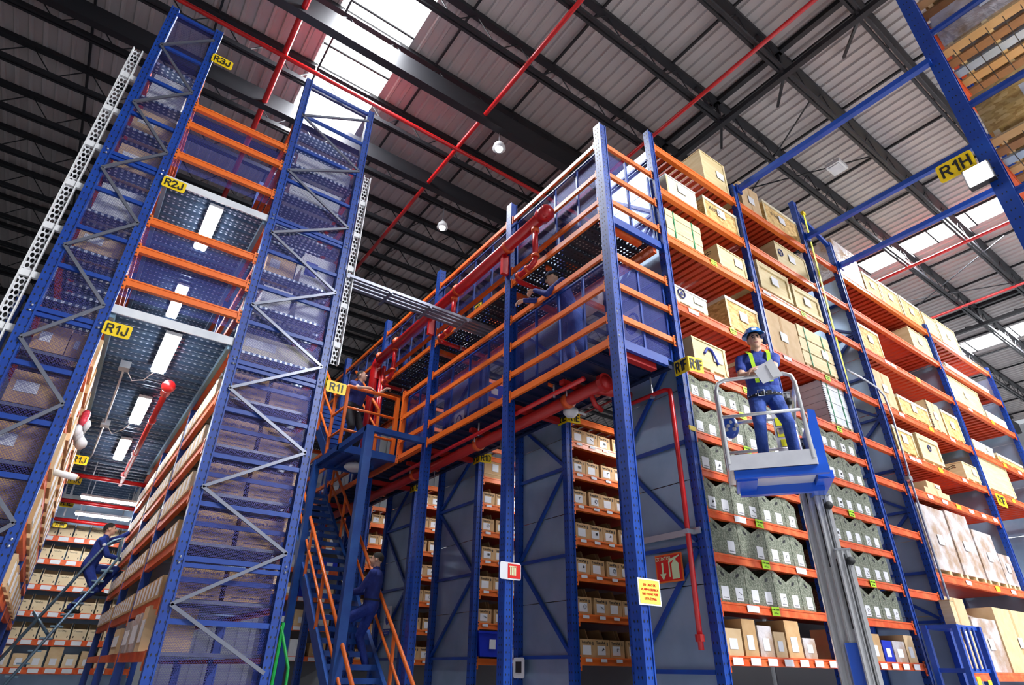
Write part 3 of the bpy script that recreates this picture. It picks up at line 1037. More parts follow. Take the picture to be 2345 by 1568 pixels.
    if mark == 'bent':
        m = MB().tube([(x0 + w * 0.32, y0 - 0.02, z0 + h * .55), (x0 + w * 0.42, y0 - 0.02, z0 + h * .8), (x0 + w * 0.55, y0 - 0.02, z0 + h * .78), (x0 + w * 0.7, y0 - 0.02, z0 + h * .3)], 0.022, 6)
        m.build('drawing', 'sign_blue', e)
    if mark == 'wave':
        for zz in (0.72, 0.84):
            m = MB().tube([(x0 - 0.004, y0 + depth * (0.15 + 0.7 * k / 12), z0 + h * zz + 0.02 * math.sin(k * 1.6)) for k in range(13)], 0.007, 5)
            m.build('wavy_mark', 'ink', e)
    if mark == 'teeth':
        k = 0
        while z0 + 0.03 + k * 0.045 < zt:
            MB().box((x0 - 0.012, y0 - 0.012, z0 + 0.02 + k * 0.045), (x0 + 0.03, y0, z0 + 0.042 + k * 0.045)).build('corner_guard', 'ink', e)
            k += 1
    if mark and mark.startswith('txt:'):
        lettering(mark[4:], 0.13, (x0 + w * 0.3, y0 - 0.018, z0 + h * 0.55), R_S, e)
    return e


crate('ply', 8.41, 9.25, 8.84, 9.76, 'tall plywood crate standing alone on the top shelf of rack R1F', paper=2)
crate('carton', 9.75, 10.45, 8.84, 9.66, 'brown carton on the top shelf beside the first blue tie beam', base=False, name='carton')
crate('osb', 10.59, 12.0, 8.84, 9.58, 'long chipboard crate with white lid, top shelf next to the rack gap', mark='txt:0-1-03')
crate('wrapped', 13.75, 14.97, 8.78, 10.05, 'tall film-wrapped crate on the top shelf just past the gap')
crate('osb', 15.05, 15.95, 8.78, 9.50, 'chipboard crate beside the tall film-wrapped one on the top shelf')
crate('osb', 15.99, 17.12, 8.78, 9.58, 'middle one of three chipboard crates on the top shelf past the gap')
crate('osb', 17.20, 18.45, 8.78, 9.60, 'last of three chipboard crates on the top shelf, nearest the far end')
crate('ply', 18.62, 19.55, 8.78, 9.55, 'plain plywood crate on the far top shelf after the chipboard crates', paper=0)
crate('ply', 19.62, 21.0, 8.78, 9.66, 'big plywood crate at the far end of the top shelf')
crate('cream', 7.10, 7.97, 7.74, 8.30, 'white-sided crate with red mark under the top shelf beside the corner post', mark=None)
crate('osb', 8.20, 9.28, 7.74, 8.37, 'chipboard crate marked A3912 in the second tier of rack R1F', mark='txt:A3912')
crate('ply', 10.65, 11.9, 7.74, 8.38, 'plywood crate with round black logo in the second tier beside the gap', mark='ring')
crate('ply', 17.0, 18.2, 7.74, 8.45, 'plywood crate in the second tier of the far rack, alone in its bay')
crate('osb', 13.72, 14.72, 6.65, 7.42, 'chipboard crate with black triangle just past the gap, third tier')
crate('cream', 19.0, 22.2, 7.74, 7.98, 'long flat pale crate at the far end of the second tier', paper=0)
crate('ply', 18.65, 20.85, 6.65, 7.48, 'very wide plywood panel crate at the far end, third tier')
crate('cream', 21.0, 22.6, 6.65, 7.0, 'flat pale crate beside the very wide plywood crate at the far end', paper=0)
crate('planks', 6.92, 7.91, 6.65, 7.36, 'pale plank crate bound with green straps, beside the corner post', strap=True, paper=0)
crate('ply', 8.37, 9.24, 6.65, 7.19, 'plywood crate with wavy brand lines and black corner studs, third tier', mark='wave', paper=2)
crate('framed', 9.66, 10.79, 6.65, 7.39, 'framed plywood crate with recessed front, behind the hard-hatted worker', mark=None)
crate('framed', 10.9, 11.95, 6.65, 7.31, 'framed plywood crate with recessed front next to the gap post')
crate('carton', 13.74, 14.56, 5.26, 6.20, 'tall plain carton just past the gap, fourth tier', name='carton')
crate('osb', 14.69, 16.25, 5.26, 5.80, 'long low chipboard crate with pale lid, fourth tier past the gap')
crate('carton', 16.38, 17.12, 5.26, 6.12, 'upright carton with black corner studs between two chipboard crates', name='carton', mark='teeth')
crate('osb', 17.2, 18.2, 5.26, 6.06, 'square chipboard crate next to the far post, fourth tier')
crate('cream', 18.8, 20.2, 5.26, 5.62, 'low pale crate on stacked pallets at the far end, fourth tier', paper=2)
crate('osb', 20.4, 22.4, 5.26, 5.55, 'long flat chipboard crate at the far end, fourth tier', paper=0)
crate('cream', 6.86, 7.71, 5.26, 5.66, 'low pale crate with round blue logo beside the corner post', mark='ring', paper=2)
crate('osb', 8.30, 9.27, 5.26, 6.01, 'chipboard crate with large white sheet on its front, fourth tier', paper=1)
crate('carton', 9.50, 10.67, 5.26, 6.24, 'tall pale twin-panel carton above the hard-hatted worker', name='carton', base=False)
crate('tiers', 10.70, 11.95, 5.26, 6.30, 'three stacked pine crates numbered 26 beside the gap post', strap=True, paper=2)
crate('osb', 13.85, 14.79, 4.2, 4.84, 'chipboard crate on blocks just past the gap, fifth tier')
crate('framed', 14.98, 16.10, 4.2, 4.88, 'framed plywood crate with round blue stamp, fifth tier', mark='ringc', paper=0)
crate('ply', 17.35, 18.25, 4.2, 4.68, 'small crate with wavy brand lines near the far post, fifth tier', mark='wave', paper=2)
crate('ply', 18.62, 20.65, 4.2, 5.10, 'very wide plain plywood crate at the far end, fifth tier', paper=0)
crate('ply', 7.12, 7.98, 4.16, 4.73, 'plywood crate with blue bent-pipe drawing beside the R1F sign', mark='bent', paper=2)
crate('white_planks', 11.12, 11.97, 4.16, 5.15, 'tall white plank crate with green straps behind the lift mast', strap=True, paper=0, mark='teeth')
crate('carton', 14.55, 15.8, 3.42, 3.60, 'flat brown carton lying under the fifth tier past the gap', name='carton', base=False, paper=0)
crate('carton', 14.75, 15.45, 3.60, 3.76, 'small flat carton lying on a larger flat one past the gap', name='carton', base=False, paper=2)
for i, (x0, x1, zt, lab) in enumerate(((13.85, 15.1, 3.2, 'film-wrapped tall pallet load just past the gap, lower tier'),
                                       (15.2, 16.3, 3.25, 'film-wrapped pallet load second past the gap, lower tier'),
                                       (16.4, 17.5, 3.0, 'film-wrapped pallet load third past the gap, lower tier'),
                                       (17.55, 18.25, 2.6, 'shorter film-wrapped load nearest the far post, lower tier'))):
    crate('wrapped', x0, x1, 1.76, zt, lab, name='pallet_load', depth=1.1)
for i, (x0, x1, zt, kind, lab) in enumerate(((13.7, 14.6, 1.35, 'carton', 'brown carton on the bottom tier just past the gap'),
                                             (14.7, 15.9, 1.1, 'wrapped', 'lumpy wrapped bundle on the bottom tier past the gap'),
                                             (16.0, 17.9, 1.3, 'carton', 'large brown carton filling the bottom tier near the far post'))):
    crate(kind, x0, x1, 0.1, zt, lab, name='carton' if kind == 'carton' else 'pallet_load', base=False)

# lime tickets stuck on the beams of rack R1F
tk = MB().box((-0.09, -0.004, -0.055), (0.09, 0, 0.055)).mesh('ticket', 'lime')
for k, (x, z) in enumerate(((8.05, 6.58), (8.25, 5.19), (11.3, 5.19), (11.0, 6.58), (8.3, 4.09), (11.2, 4.09), (8.05, 3.575), (8.0, 3.005), (7.95, 2.455), (7.95, 1.895), (7.92, 1.335), (7.95, 0.745), (10.8, 2.455), (10.9, 1.335))):
    o = link(tk, 'shelf_ticket', (x, 4.945, z), rackA)
    lettering('CTRL WAVE', 0.03, (x, 4.94, z + 0.02), R_S, o, 'ink')
    lettering('4.5 Ton', 0.03, (x, 4.94, z - 0.025), R_S, o, 'ink')
ty = MB().box((-0.11, -0.004, -0.05), (0.11, 0, 0.05)).mesh('ticket', 'yellow_bright')
tw = MB().box((-0.13, -0.004, -0.04), (0.13, 0, 0.04)).mesh('ticket', 'paper')
for k, (x, z) in enumerate(((16.2, 6.57), (15.9, 5.18), (20.5, 5.18), (15.6, 4.12), (20.0, 4.12), (15.9, 3.34), (16.5, 1.68), (21.0, 6.57))):
    link(ty, 'shelf_ticket', (x, 4.945, z), rackB)
for k, (x, z) in enumerate(((14.6, 6.57), (14.9, 6.57), (14.4, 5.18), (17.1, 5.18), (14.2, 4.12), (14.5, 4.12), (16.9, 4.12), (14.5, 3.34), (15.2, 3.34), (16.6, 3.34), (17.3, 3.34), (18.0, 3.34), (15.0, 1.68), (17.4, 1.68), (19.4, 6.57), (21.6, 5.18))):
    link(tw, 'shelf_ticket', (x, 4.945, z), rackB)
for k, (x, z) in enumerate(((7.2, 5.19), (9.9, 5.19), (10.2, 4.09), (7.6, 4.09), (9.7, 6.58), (7.5, 1.89), (7.45, 0.745), (8.8, 1.335))):
    link(tw, 'shelf_ticket', (x, 4.945, z), rackA)

# ------------------------------------------------------------------ speckled file boxes
FW, FD, FHH, FHL = 0.315, 0.42, 0.50, 0.35


def filebox_mesh(tall_left, hh=FHH, hl=FHL):
    m = MB()
    a, b = (hh, hl) if tall_left else (hl, hh)
    t = 0.012
    # front with sloping top edge, back, two sides, floor
    m.prism([(0, 0, 0), (FW, 0, 0), (FW, 0, b), (0, 0, a)], (0, t, 0))
    m.prism([(0, FD - t, 0), (FW, FD - t, 0), (FW, FD - t, b), (0, FD - t, a)], (0, t, 0))
    m.box((0, t, 0), (t, FD - t, a))
    m.box((FW - t, t, 0), (FW, FD - t, b))
    m.box((t, t, 0), (FW - t, FD - t, t))
    # hand hole, following the slope
    sl = (b - a) / FW
    hc = FW / 2
    zc = a + sl * hc - 0.085
    pts = []
    for k in range(10):
        an = 2 * math.pi * k / 10
        dx, dz = 0.042 * math.cos(an), 0.022 * math.sin(an)
        pts.append((hc + dx, -0.003, zc + dz + sl * dx))
    m.add(pts, [tuple(range(10))], 1)
    return m.mesh('file_box', ['filebox', 'black'])


fb_l, fb_r = filebox_mesh(True), filebox_mesh(False)
fb_sl, fb_sr = filebox_mesh(True, 0.40, 0.30), filebox_mesh(False, 0.40, 0.30)
FLB = MB().box((-0.075, -0.003, 0), (0.075, 0, 0.16)).mesh('paper_label', 'paper')
LINE = MB().box((-0.05, -0.0045, 0), (0.05, -0.003, 0.012)).mesh('print', 'grey_mid')
SHELFN = ['top', 'second', 'third', 'fourth', 'fifth', 'lowest']
for li, z in enumerate(BOXLEV[:6]):
    n = 0
    for bay in range(2):
        xa = CX[bay] + 0.09
        while xa + FW < CX[bay + 1] - 0.07:
            left = (n % 2 == 0)
            me = (fb_l if left else fb_r) if li else (fb_sl if left else fb_sr)
            b = tag(link(me, 'file_box', (xa, YF - 0.01, z)), 'speckled grey-green file box, %s from the R1F corner on the %s file shelf' % (ORD[n], SHELFN[li]), 'box', 'speckled file boxes')
            if not (li == 4 and n in (0, 2)):
                px = xa + FW * (0.55 if left else 0.45) + random.uniform(-0.01, 0.01)
                p = link(FLB, 'paper_label', (px, YF - 0.011, z + 0.03), b)
                link(LINE, 'print', (px, YF - 0.0115, z + 0.05), p)
                if (n + li) % 3 == 0:
                    link(ICONS[(n + li) % 5], 'drawing', (px + 0.02, YF - 0.0125, z + 0.12), p)
            n += 1
            xa += FW + (0.012 if not left else 0.004)
# assorted cartons on the lowest shelf
xa = 6.8
for k, (w, h, kind) in enumerate(((0.35, 0.3, 'carton_light'), (0.28, 0.42, 'cardboard'), (0.3, 0.36, 'wrap'), (0.25, 0.3, 'carton_light'), (0.34, 0.45, 'cardboard'), (0.3, 0.25, 'wrap'), (0.3, 0.4, 'carton_light'),
                                  (0.4, 0.42, 'cardboard'), (0.45, 0.38, 'cardboard'), (0.3, 0.3, 'plastic_blue'), (0.4, 0.3, 'wrap'), (0.3, 0.4, 'carton_light'))):
    if 9.15 < xa + w and xa < 9.45:
        xa = 9.48
    e = empty('carton', (xa + w / 2, 5.2, 0.2), '%s on the lowest shelf of rack R1F, %s from the corner' % ({'carton_light': 'pale carton', 'cardboard': 'brown carton', 'wrap': 'film-wrapped parcel', 'plastic_blue': 'blue plastic box'}[kind], ORD[k]), 'box', 'mixed parcels on the lowest shelf')
    MB().box((xa, 4.98, 0.2), (xa + w, 5.4, 0.2 + h)).build('body', kind, e)
    MB().box((xa + w * 0.25, 4.974, 0.27), (xa + w * 0.7, 4.98, 0.27 + h * 0.4)).build('paper_label', 'paper', e)
    xa += w + 0.04
strip = MB().box((0, -0.004, -0.04), (0.2, 0, 0.04)).mesh('ticket', 'paper')
for k in range(14):
    x = 6.85 + 0.36 * k
    if x < 11.8 and not 9.1 < x < 9.45:
        link(strip, 'shelf_ticket', (x, 4.94, 0.14), rackA)
# dark bulk bins on the floor level
for k in range(6):
    xa = 6.85 + 0.86 * k
    if k == 3:
        xa += 0.05
    e = empty('bulk_bin', (xa + 0.35, 5.4, FZ), 'dark bulk bin at floor level under rack R1F, %s from the corner' % ORD[k], 'bin', 'dark bulk bins')
    m = MB()
    m.box((xa, 5.0, FZ + 0.1), (xa + 0.74, 5.9, FZ + 1.35))
    m.build('body', 'grey_mid', e)
    MB().box((xa - 0.02, 4.97, FZ + 1.35), (xa + 0.76, 5.93, FZ + 1.42)).build('rim', 'grey_mid', e)
    for xx in (xa + 0.1, xa + 0.64):
        MB().box((xx - 0.05, 5.05, FZ), (xx + 0.05, 5.85, FZ + 0.1)).build('foot', 'black', e)
# ------------------------------------------------------------------ mezzanine walkway
MX = 5.38           # post line
PY = [5.0, 7.6, 10.5, 13.4, 16.25, 19.1]
mez = empty('mezzanine_walkway', (6.0, 11.0, FZ), 'blue and orange two-level mezzanine walkway with perforated decks along the bin racks', 'mezzanine')
for k, y in enumerate(PY):
    upright(mez, MX, y, 8.42 if k else 8.35, w=0.15, d=0.15, name='post', pitch=0.09)
Z_LO = [5.61, 5.05, 4.49, 4.10]
Z_UP = [7.97, 7.30, 6.70, 6.42]
_rl = {}


def mrail(p, q, h=0.085, t=0.05, material='orange'):
    return beam(mez, p, q, h, t, material, name='rail', groove=False)


for k in range(len(PY) - 1):
    ya, yb = PY[k] + 0.075, PY[k + 1] - 0.075
    if k == 2:
        pass
    for i, z in enumerate(Z_LO):
        if k == 2:
            continue          # opening to the stair landing
        if k == 1:
            yb2 = yb
            mrail((MX - 0.02, ya, z + 0.04), (MX - 0.02, yb2, z + 0.04), 0.11 if i == 3 else 0.09)
        else:
            mrail((MX - 0.02, ya, z + 0.04), (MX - 0.02, yb, z + 0.04), 0.11 if i == 3 else 0.09)
    for i, z in enumerate(Z_UP):
        mrail((MX - 0.02, ya, z + 0.04), (MX - 0.02, yb, z + 0.04), 0.10 if i == 3 else 0.085)
# short stretch of rail between the landing opening and the third post
for i, z in enumerate(Z_LO):
    mrail((MX - 0.02, PY[2] + 0.075, z + 0.04), (MX - 0.02, 11.75, z + 0.04), 0.10)
MB().box((MX - 0.06, 11.72, 4.0), (MX + 0.04, 11.82, 5.7)).build('gate_post', 'orange', mez)
MB().box((MX - 0.03, 10.58, 4.0), (MX + 0.03, 13.32, 4.12)).build('edge_beam', 'orange', mez)
# corner rails towards the crate rack
for z in Z_LO[:3] + Z_UP[:3]:
    mrail((MX + 0.075, 5.0, z + 0.04), (6.71 - 0.065, 5.0, z + 0.04), 0.09)
for zz in (4.12, 6.40):
    MB().box((MX, 4.98, zz - 0.14), (6.42 if zz < 5 else 6.65, 5.04, zz)).build('edge_beam', 'blue', mez)
    MB().box((MX + 0.1, 6.60, zz - 0.12), (MX + 0.2, 6.66, zz)).build('edge_beam', 'orange_worn', mez)
# joist beams beneath each deck
for zz in (4.06, 6.38):
    for y in PY:
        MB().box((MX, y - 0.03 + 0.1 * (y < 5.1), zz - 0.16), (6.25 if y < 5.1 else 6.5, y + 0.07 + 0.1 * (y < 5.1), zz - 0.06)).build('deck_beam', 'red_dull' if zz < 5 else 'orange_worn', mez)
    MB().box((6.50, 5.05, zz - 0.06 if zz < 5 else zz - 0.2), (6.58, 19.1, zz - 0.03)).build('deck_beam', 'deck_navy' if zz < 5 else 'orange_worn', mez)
for y in PY[:4]:
    for z in Z_LO + Z_UP:
        for dx in (-0.045,):
            MB().ball((MX + dx, y - 0.085, z), 0.014, 8, 4).build('bolt', 'silver', mez)
# deck planks, each one a part: perforated trays laid across the walkway
PW = 0.30
tray = MB()
tray.box((0, 0, -0.012), (6.58 - MX, PW - 0.02, 0))
tray.box((0, 0, -0.055), (6.58 - MX, 0.012, -0.012))
tray.box((0, PW - 0.032, -0.055), (6.58 - MX, PW - 0.02, -0.012))
tray_up = tray.mesh('deck_plank', 'deck_dark')
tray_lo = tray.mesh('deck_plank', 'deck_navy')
y = 5.06
while y < 19.0:
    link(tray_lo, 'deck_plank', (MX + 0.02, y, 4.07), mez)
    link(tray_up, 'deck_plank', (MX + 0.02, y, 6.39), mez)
    y += PW


def mesh_panel(y0, y1, z0, z1, x=MX + 0.07):
    p = MB().sheet((x - 0.004, y0, z0), (x + 0.004, y1, z1)).build('mesh_panel', 'mesh_blue_y', mez)
    n = max(1, round((y1 - y0) / 0.62))
    for k in range(n + 1):
        yy = y0 + (y1 - y0) * k / n
        MB().box((x - 0.018, yy - 0.018, z0), (x + 0.018, yy + 0.018, z1)).build('frame_bar', 'blue', p)
    for zz in (z0, z1):
        MB().box((x - 0.012, y0, zz - 0.015), (x + 0.012, y1, zz + 0.015)).build('frame_bar', 'blue', p)


for k in range(len(PY) - 1):
    if k != 2:
        mesh_panel(PY[k] + 0.1, PY[k + 1] - 0.1, 4.14, 5.56)
    else:
        mesh_panel(PY[k] + 0.1, 11.7, 4.14, 5.56)
    mesh_panel(PY[k] + 0.1, PY[k + 1] - 0.1, 6.44, 7.92)
for z0, z1 in ((4.14, 5.56), (6.44, 7.92)):
    p = MB().sheet((MX + 0.09, 5.05, z0), (6.62, 5.058, z1)).build('mesh_panel', 'mesh_blue', mez)
    for xx in (MX + 0.1, 6.02, 6.6):
        MB().box((xx - 0.018, 5.036, z0), (xx + 0.018, 5.072, z1)).build('frame_bar', 'blue', p)
    MB().box((MX + 0.09, 5.04, z0 - 0.015), (6.62, 5.07, z0 + 0.02)).build('frame_bar', 'blue', p)

# posters and goods glimpsed behind the mesh
def mask_poster(x, y, z, w, h, label, facing='S'):
    """white sheet with a blue oval pictogram and a blue caption band"""
    rt, up = (Vector((1, 0, 0)), Vector((0, 0, 1))) if facing == 'S' else (Vector((0, -1, 0)), Vector((0, 0, 1)))
    n = rt.cross(up)
    c = Vector((x, y, z))
    e = empty('safety_poster', c - up * h / 2, label, 'sign', 'blue-and-white safety posters')

    def pl(u0, v0, u1, v1, off, nm, mt):
        m = MB()
        q = [c + rt * a + up * b + n * off for a, b in ((u0, v0), (u1, v0), (u1, v1), (u0, v1))]
        m.prism(q, n * 0.003)
        m.build(nm, mt, e)
    pl(-w / 2, -h / 2, w / 2, h / 2, 0, 'sheet', 'paper')
    pl(-w / 2, -h / 2, w / 2, -h * 0.28, 0.004, 'caption_band', 'sign_blue')
    m = MB()
    ov = [c + rt * (w * 0.30 * math.cos(a)) + up * (h * 0.12 + h * 0.27 * math.sin(a)) + n * 0.004 for a in [2 * math.pi * k / 20 for k in range(20)]]
    m.prism(ov, n * 0.003)
    m.build('oval', 'sign_blue', e)
    m = MB()
    ov = [c + rt * (w * 0.20 * math.cos(a)) + up * (h * 0.14 + h * 0.19 * math.sin(a)) + n * 0.008 for a in [2 * math.pi * k / 20 for k in range(20)]]
    m.prism(ov, n * 0.003)
    m.build('face', 'paper', e)
    m = MB()
    ov = [c + rt * (w * 0.2 * math.cos(a)) + up * (h * 0.10 + h * 0.15 * math.sin(a)) + n * 0.012 for a in [math.pi + math.pi * k / 10 for k in range(11)]]
    m.prism(ov, n * 0.003)
    m.build('mask', 'sign_blue', e)
    for k, (s, sz) in enumerate((('USO OBLIGATORIO', 0.05), ('DE EQUIPO', 0.045))):
        lettering(s, min(sz, w * 0.1), c + up * (-h * 0.35 - h * 0.08 * k) + n * 0.009, frame_rot(rt, up), e, 'paper', name='caption')
    return e


mask_poster(6.60, 5.75, 5.05, 0.5, 0.75, 'safety poster on the grey sheet behind the corner mesh, lower walkway', 'W')
mask_poster(6.58, 8.1, 7.3, 0.5, 0.8, 'safety poster on the upper level beside the second mezzanine post', 'W')
mask_poster(6.58, 11.1, 7.3, 0.45, 0.75, 'safety poster on the upper level beside the third mezzanine post', 'W')
mask_poster(6.58, 11.3, 5.0, 0.45, 0.7, 'safety poster seen dimly behind the lower mesh near the landing', 'W')
for i, (x, y, z, w, h, mt, lab) in enumerate(((6.8, 7.7, 4.98, 0.5, 0.4, 'carton_light', 'pale carton on rack R1E seen over the lower walkway rail'),
                                              (7.4, 7.7, 4.98, 0.5, 0.45, 'carton_light', 'second pale carton on rack R1E above the lower walkway'),
                                              (6.8, 7.72, 5.55, 0.5, 0.35, 'paper', 'white box on the upper shelf of R1E above the lower walkway'),
                                              (6.8, 10.55, 4.98, 0.55, 0.45, 'plastic_blue', 'blue tote on rack R1D behind the lower walkway mesh'),
                                              (7.5, 10.55, 4.98, 0.55, 0.45, 'plastic_blue', 'second blue tote on rack R1D behind the lower mesh'),
                                              (6.8, 10.55, 5.54, 0.55, 0.4, 'plastic_blue', 'blue tote one shelf higher on rack R1D'),
                                              (6.8, 13.45, 4.98, 0.5, 0.4, 'cardboard', 'brown carton on rack R1C behind the landing'),
                                              (6.8, 7.7, 6.98, 0.55, 0.4, 'paper', 'white box on rack R1E behind the upper mesh'),
                                              (7.45, 7.7, 6.98, 0.5, 0.45, 'paper', 'second white box on rack R1E behind the upper mesh'),
                                              (6.8, 10.55, 6.98, 0.6, 0.5, 'plastic_blue', 'blue drum-like tote on rack R1D behind the upper mesh'),
                                              (6.8, 13.45, 6.98, 0.5, 0.5, 'plastic_blue', 'blue tote on rack R1C behind the upper mesh'))):
    e = empty('carton' if mt != 'plastic_blue' else 'tote_box', (x + w / 2, y + 0.25, z), lab, 'box', 'goods on the rack levels above the walkway')
    MB().box((x, y, z), (x + w, y + 0.5, z + h)).build('body', mt, e)
    MB().box((x + w * 0.3, y - 0.006, z + h * 0.3), (x + w * 0.65, y, z + h * 0.7)).build('paper_label', 'paper' if mt != 'paper' else 'grey_mid', e)

# ------------------------------------------------------------------ red pipes on the mezzanine
rp = empty('sprinkler_pipe', (5.2, 10.0, 7.1), 'thick glossy red sprinkler pipe bracketed outside the upper mezzanine rail', 'pipe')
MB().tube([(5.2, 6.35, 7.2), (5.2, 13.25, 7.1)], 0.115, 16).build('main', 'red', rp, smooth=True)
MB().tube([(5.2, 6.22, 7.2), (5.2, 6.42, 7.2)], 0.15, 16).build('end_cap', 'red', rp, smooth=True)
MB().ball((5.2, 6.24, 7.2), (0.15, 0.10, 0.15), 14, 10).build('end_dome', 'red', rp, smooth=True)
MB().tube([(5.2, 13.25, 7.1), (5.2, 13.42, 7.04), (5.2, 13.48, 6.9), (5.2, 13.48, 4.2)], 0.115, 14).build('riser', 'red', rp, smooth=True)
for y in (7.45, 9.3, 10.35, 12.2, 13.2):
    MB().tube([(5.2, y - 0.035, 7.17), (5.2, y + 0.035, 7.17)], 0.135, 14).build('coupling', 'orange_worn', rp, smooth=True)
for y in (7.6, 10.5, 13.4):
    MB().box((5.16, y - 0.04, 6.62), (5.33, y + 0.04, 7.06)).build('bracket', 'red', rp)
for i, y in enumerate((6.6, 9.45, 12.3)):
    z = 7.16
    d = MB().tube([(5.2, y, z), (5.2, y, 6.42)], 0.05, 10).build('dropper', 'red', rp, smooth=True)
    MB().tube([(5.2, y, 6.98), (5.2, y, 7.06)], 0.075, 10).build('collar', 'orange_worn', d, smooth=True)
    MB().tube([(5.2, y, 6.42), (5.2, y, 6.46)], 0.075, 10).build('collar', 'orange_worn', d, smooth=True)
    MB().tube([(5.2, y, 6.44), (5.2, y + 0.03, 6.33), (5.2, y + 0.12, 6.29), (5.2, y + 0.5, 6.28), (5.24, y + 0.58, 6.27), (5.32, y + 0.6, 6.26), (6.4, y + 0.6, 6.26)], 0.05, 10).build('branch', 'red', d, smooth=True)
    for yy in (y + 0.2, y + 0.46):
        MB().tube([(5.2, yy, 6.285), (5.2, yy + 0.05, 6.285)], 0.072, 10).build('collar', 'orange_worn', d, smooth=True)
    MB().tube([(5.75, y + 0.6, 6.26), (5.78, y + 0.6, 6.26)], 0.065, 10).build('clip', 'silver', d)
for y in (13.15, 13.3):
    MB().tube([(5.32, y, 6.9), (5.32, y, 4.3)], 0.05, 10).build('side_riser', 'red', rp, smooth=True)

lp = empty('sprinkler_pipe', (6.0, 10, 3.8), 'thick dark red sprinkler pipe hung under the lower walkway deck', 'pipe')
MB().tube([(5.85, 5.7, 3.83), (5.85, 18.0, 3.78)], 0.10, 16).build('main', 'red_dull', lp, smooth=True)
for y in (6.35, 9.0, 11.6, 14.4):
    b = MB().box((5.5, y - 0.05, 3.93), (6.3, y + 0.05, 4.0)).build('hanger_channel', 'red_dull', lp)
    for xx in (5.6, 6.2):
        MB().tube([(xx, y, 3.75), (xx, y, 4.05)], 0.012, 6).build('rod', 'silver', b)
    MB().tube([(5.85, y + 0.2, 3.82), (5.85, y + 0.3, 3.82)], 0.125, 14).build('coupling', 'orange_worn', lp, smooth=True)
m = MB().tube([(5.85, 6.0, 3.83), (6.2, 5.9, 3.83), (6.5, 5.9, 3.83)], 0.09, 12).build('stub', 'red_dull', lp, smooth=True)
MB().tube([(5.85, 5.72, 3.83), (5.85, 5.8, 3.83)], 0.15, 10).build('flange', 'red_dull', lp)
MB().tube([(5.85, 6.1, 3.83), (5.95, 6.1, 3.62), (6.1, 6.1, 3.55)], 0.04, 8).build('valve_stem', 'red_dull', lp, smooth=True)
tp = empty('sprinkler_pipe', (5.7, 8.5, 3.85), 'thin red pipe running beside the thick one under the deck', 'pipe')
MB().tube([(5.56, 5.9, 3.87), (5.56, 12.5, 3.83)], 0.04, 10).build('main', 'red', tp, smooth=True)
for y in (6.6, 8.8, 11.0):
    MB().tube([(5.56, y, 3.8), (5.56, y, 4.05)], 0.02, 6).build('clip', 'silver', tp)
hp = empty('fire_pipe', (6.5, 5.1, 0.2), 'slim red fire pipe bent down in front of the grey end sheet', 'pipe')
MB().tube([(6.54, 6.2, 3.72), (6.54, 5.2, 3.70), (6.54, 5.11, 3.66), (6.53, 5.10, 3.55), (6.53, 5.10, 2.0), (6.53, 5.13, 0.25)], 0.035, 10).build('pipe', 'red', hp, smooth=True)
MB().tube([(6.54, 5.45, 3.66), (6.54, 5.45, 3.78), (6.54, 5.45, 4.05)], [0.04, 0.02, 0.012], 8).build('hanger', 'silver', hp)
MB().tube([(6.53, 5.13, 0.42), (6.53, 5.13, 0.34)], 0.055, 8).build('coupling', 'red_dull', hp)
MB().box((6.48, 5.07, 1.6), (6.60, 5.14, 1.66)).build('clamp', 'silver', hp)
sm = empty('smoke_detector', (6.3, 7.0, 3.78), 'round white smoke detector under the deck near sign R1E', 'detector')
MB().tube([(6.25, 7.0, 3.9), (6.25, 7.0, 3.84), (6.25, 7.0, 3.78)], [0.13, 0.13, 0.08], 16).build('body', 'white', sm, smooth=True)
MB().tube([(6.25, 7.0, 3.9), (6.6, 7.0, 3.9)], 0.02, 6).build('conduit', 'white', sm)
fx = empty('deck_lamp', (5.2, 11.9, 3.85), 'flat white lamp fixed beneath the blue stair landing', 'lamp')
MB().tube([(4.7, 12.6, 4.02), (4.7, 12.6, 3.95), (4.7, 12.6, 3.88)], [0.2, 0.24, 0.14], 14).build('dish', 'white_worn', fx, smooth=True)
MB().tube([(4.7, 12.6, 4.1), (4.7, 12.6, 4.0)], 0.03, 8).build('stem', 'silver', fx)

# cable trays crossing to the towers
for i, (y, z, lab) in enumerate(((8.35, 5.85, 'grey bundle of cable rails crossing from the tower rack to the walkway'),)):
    e = empty('cable_rail', (4.0, y, z), lab, 'rail')
    for k in range(4):
        MB().box((2.5, y + 0.11 * k, z), (5.7, y + 0.11 * k + 0.05, z + 0.055)).build('rail', 'zinc', e)
    for xx in (2.5, 3.3, 4.1, 4.9, 5.6):
        MB().box((xx, y, z - 0.03), (xx + 0.05, y + 0.5, z)).build('cross_bracket', 'zinc', e)

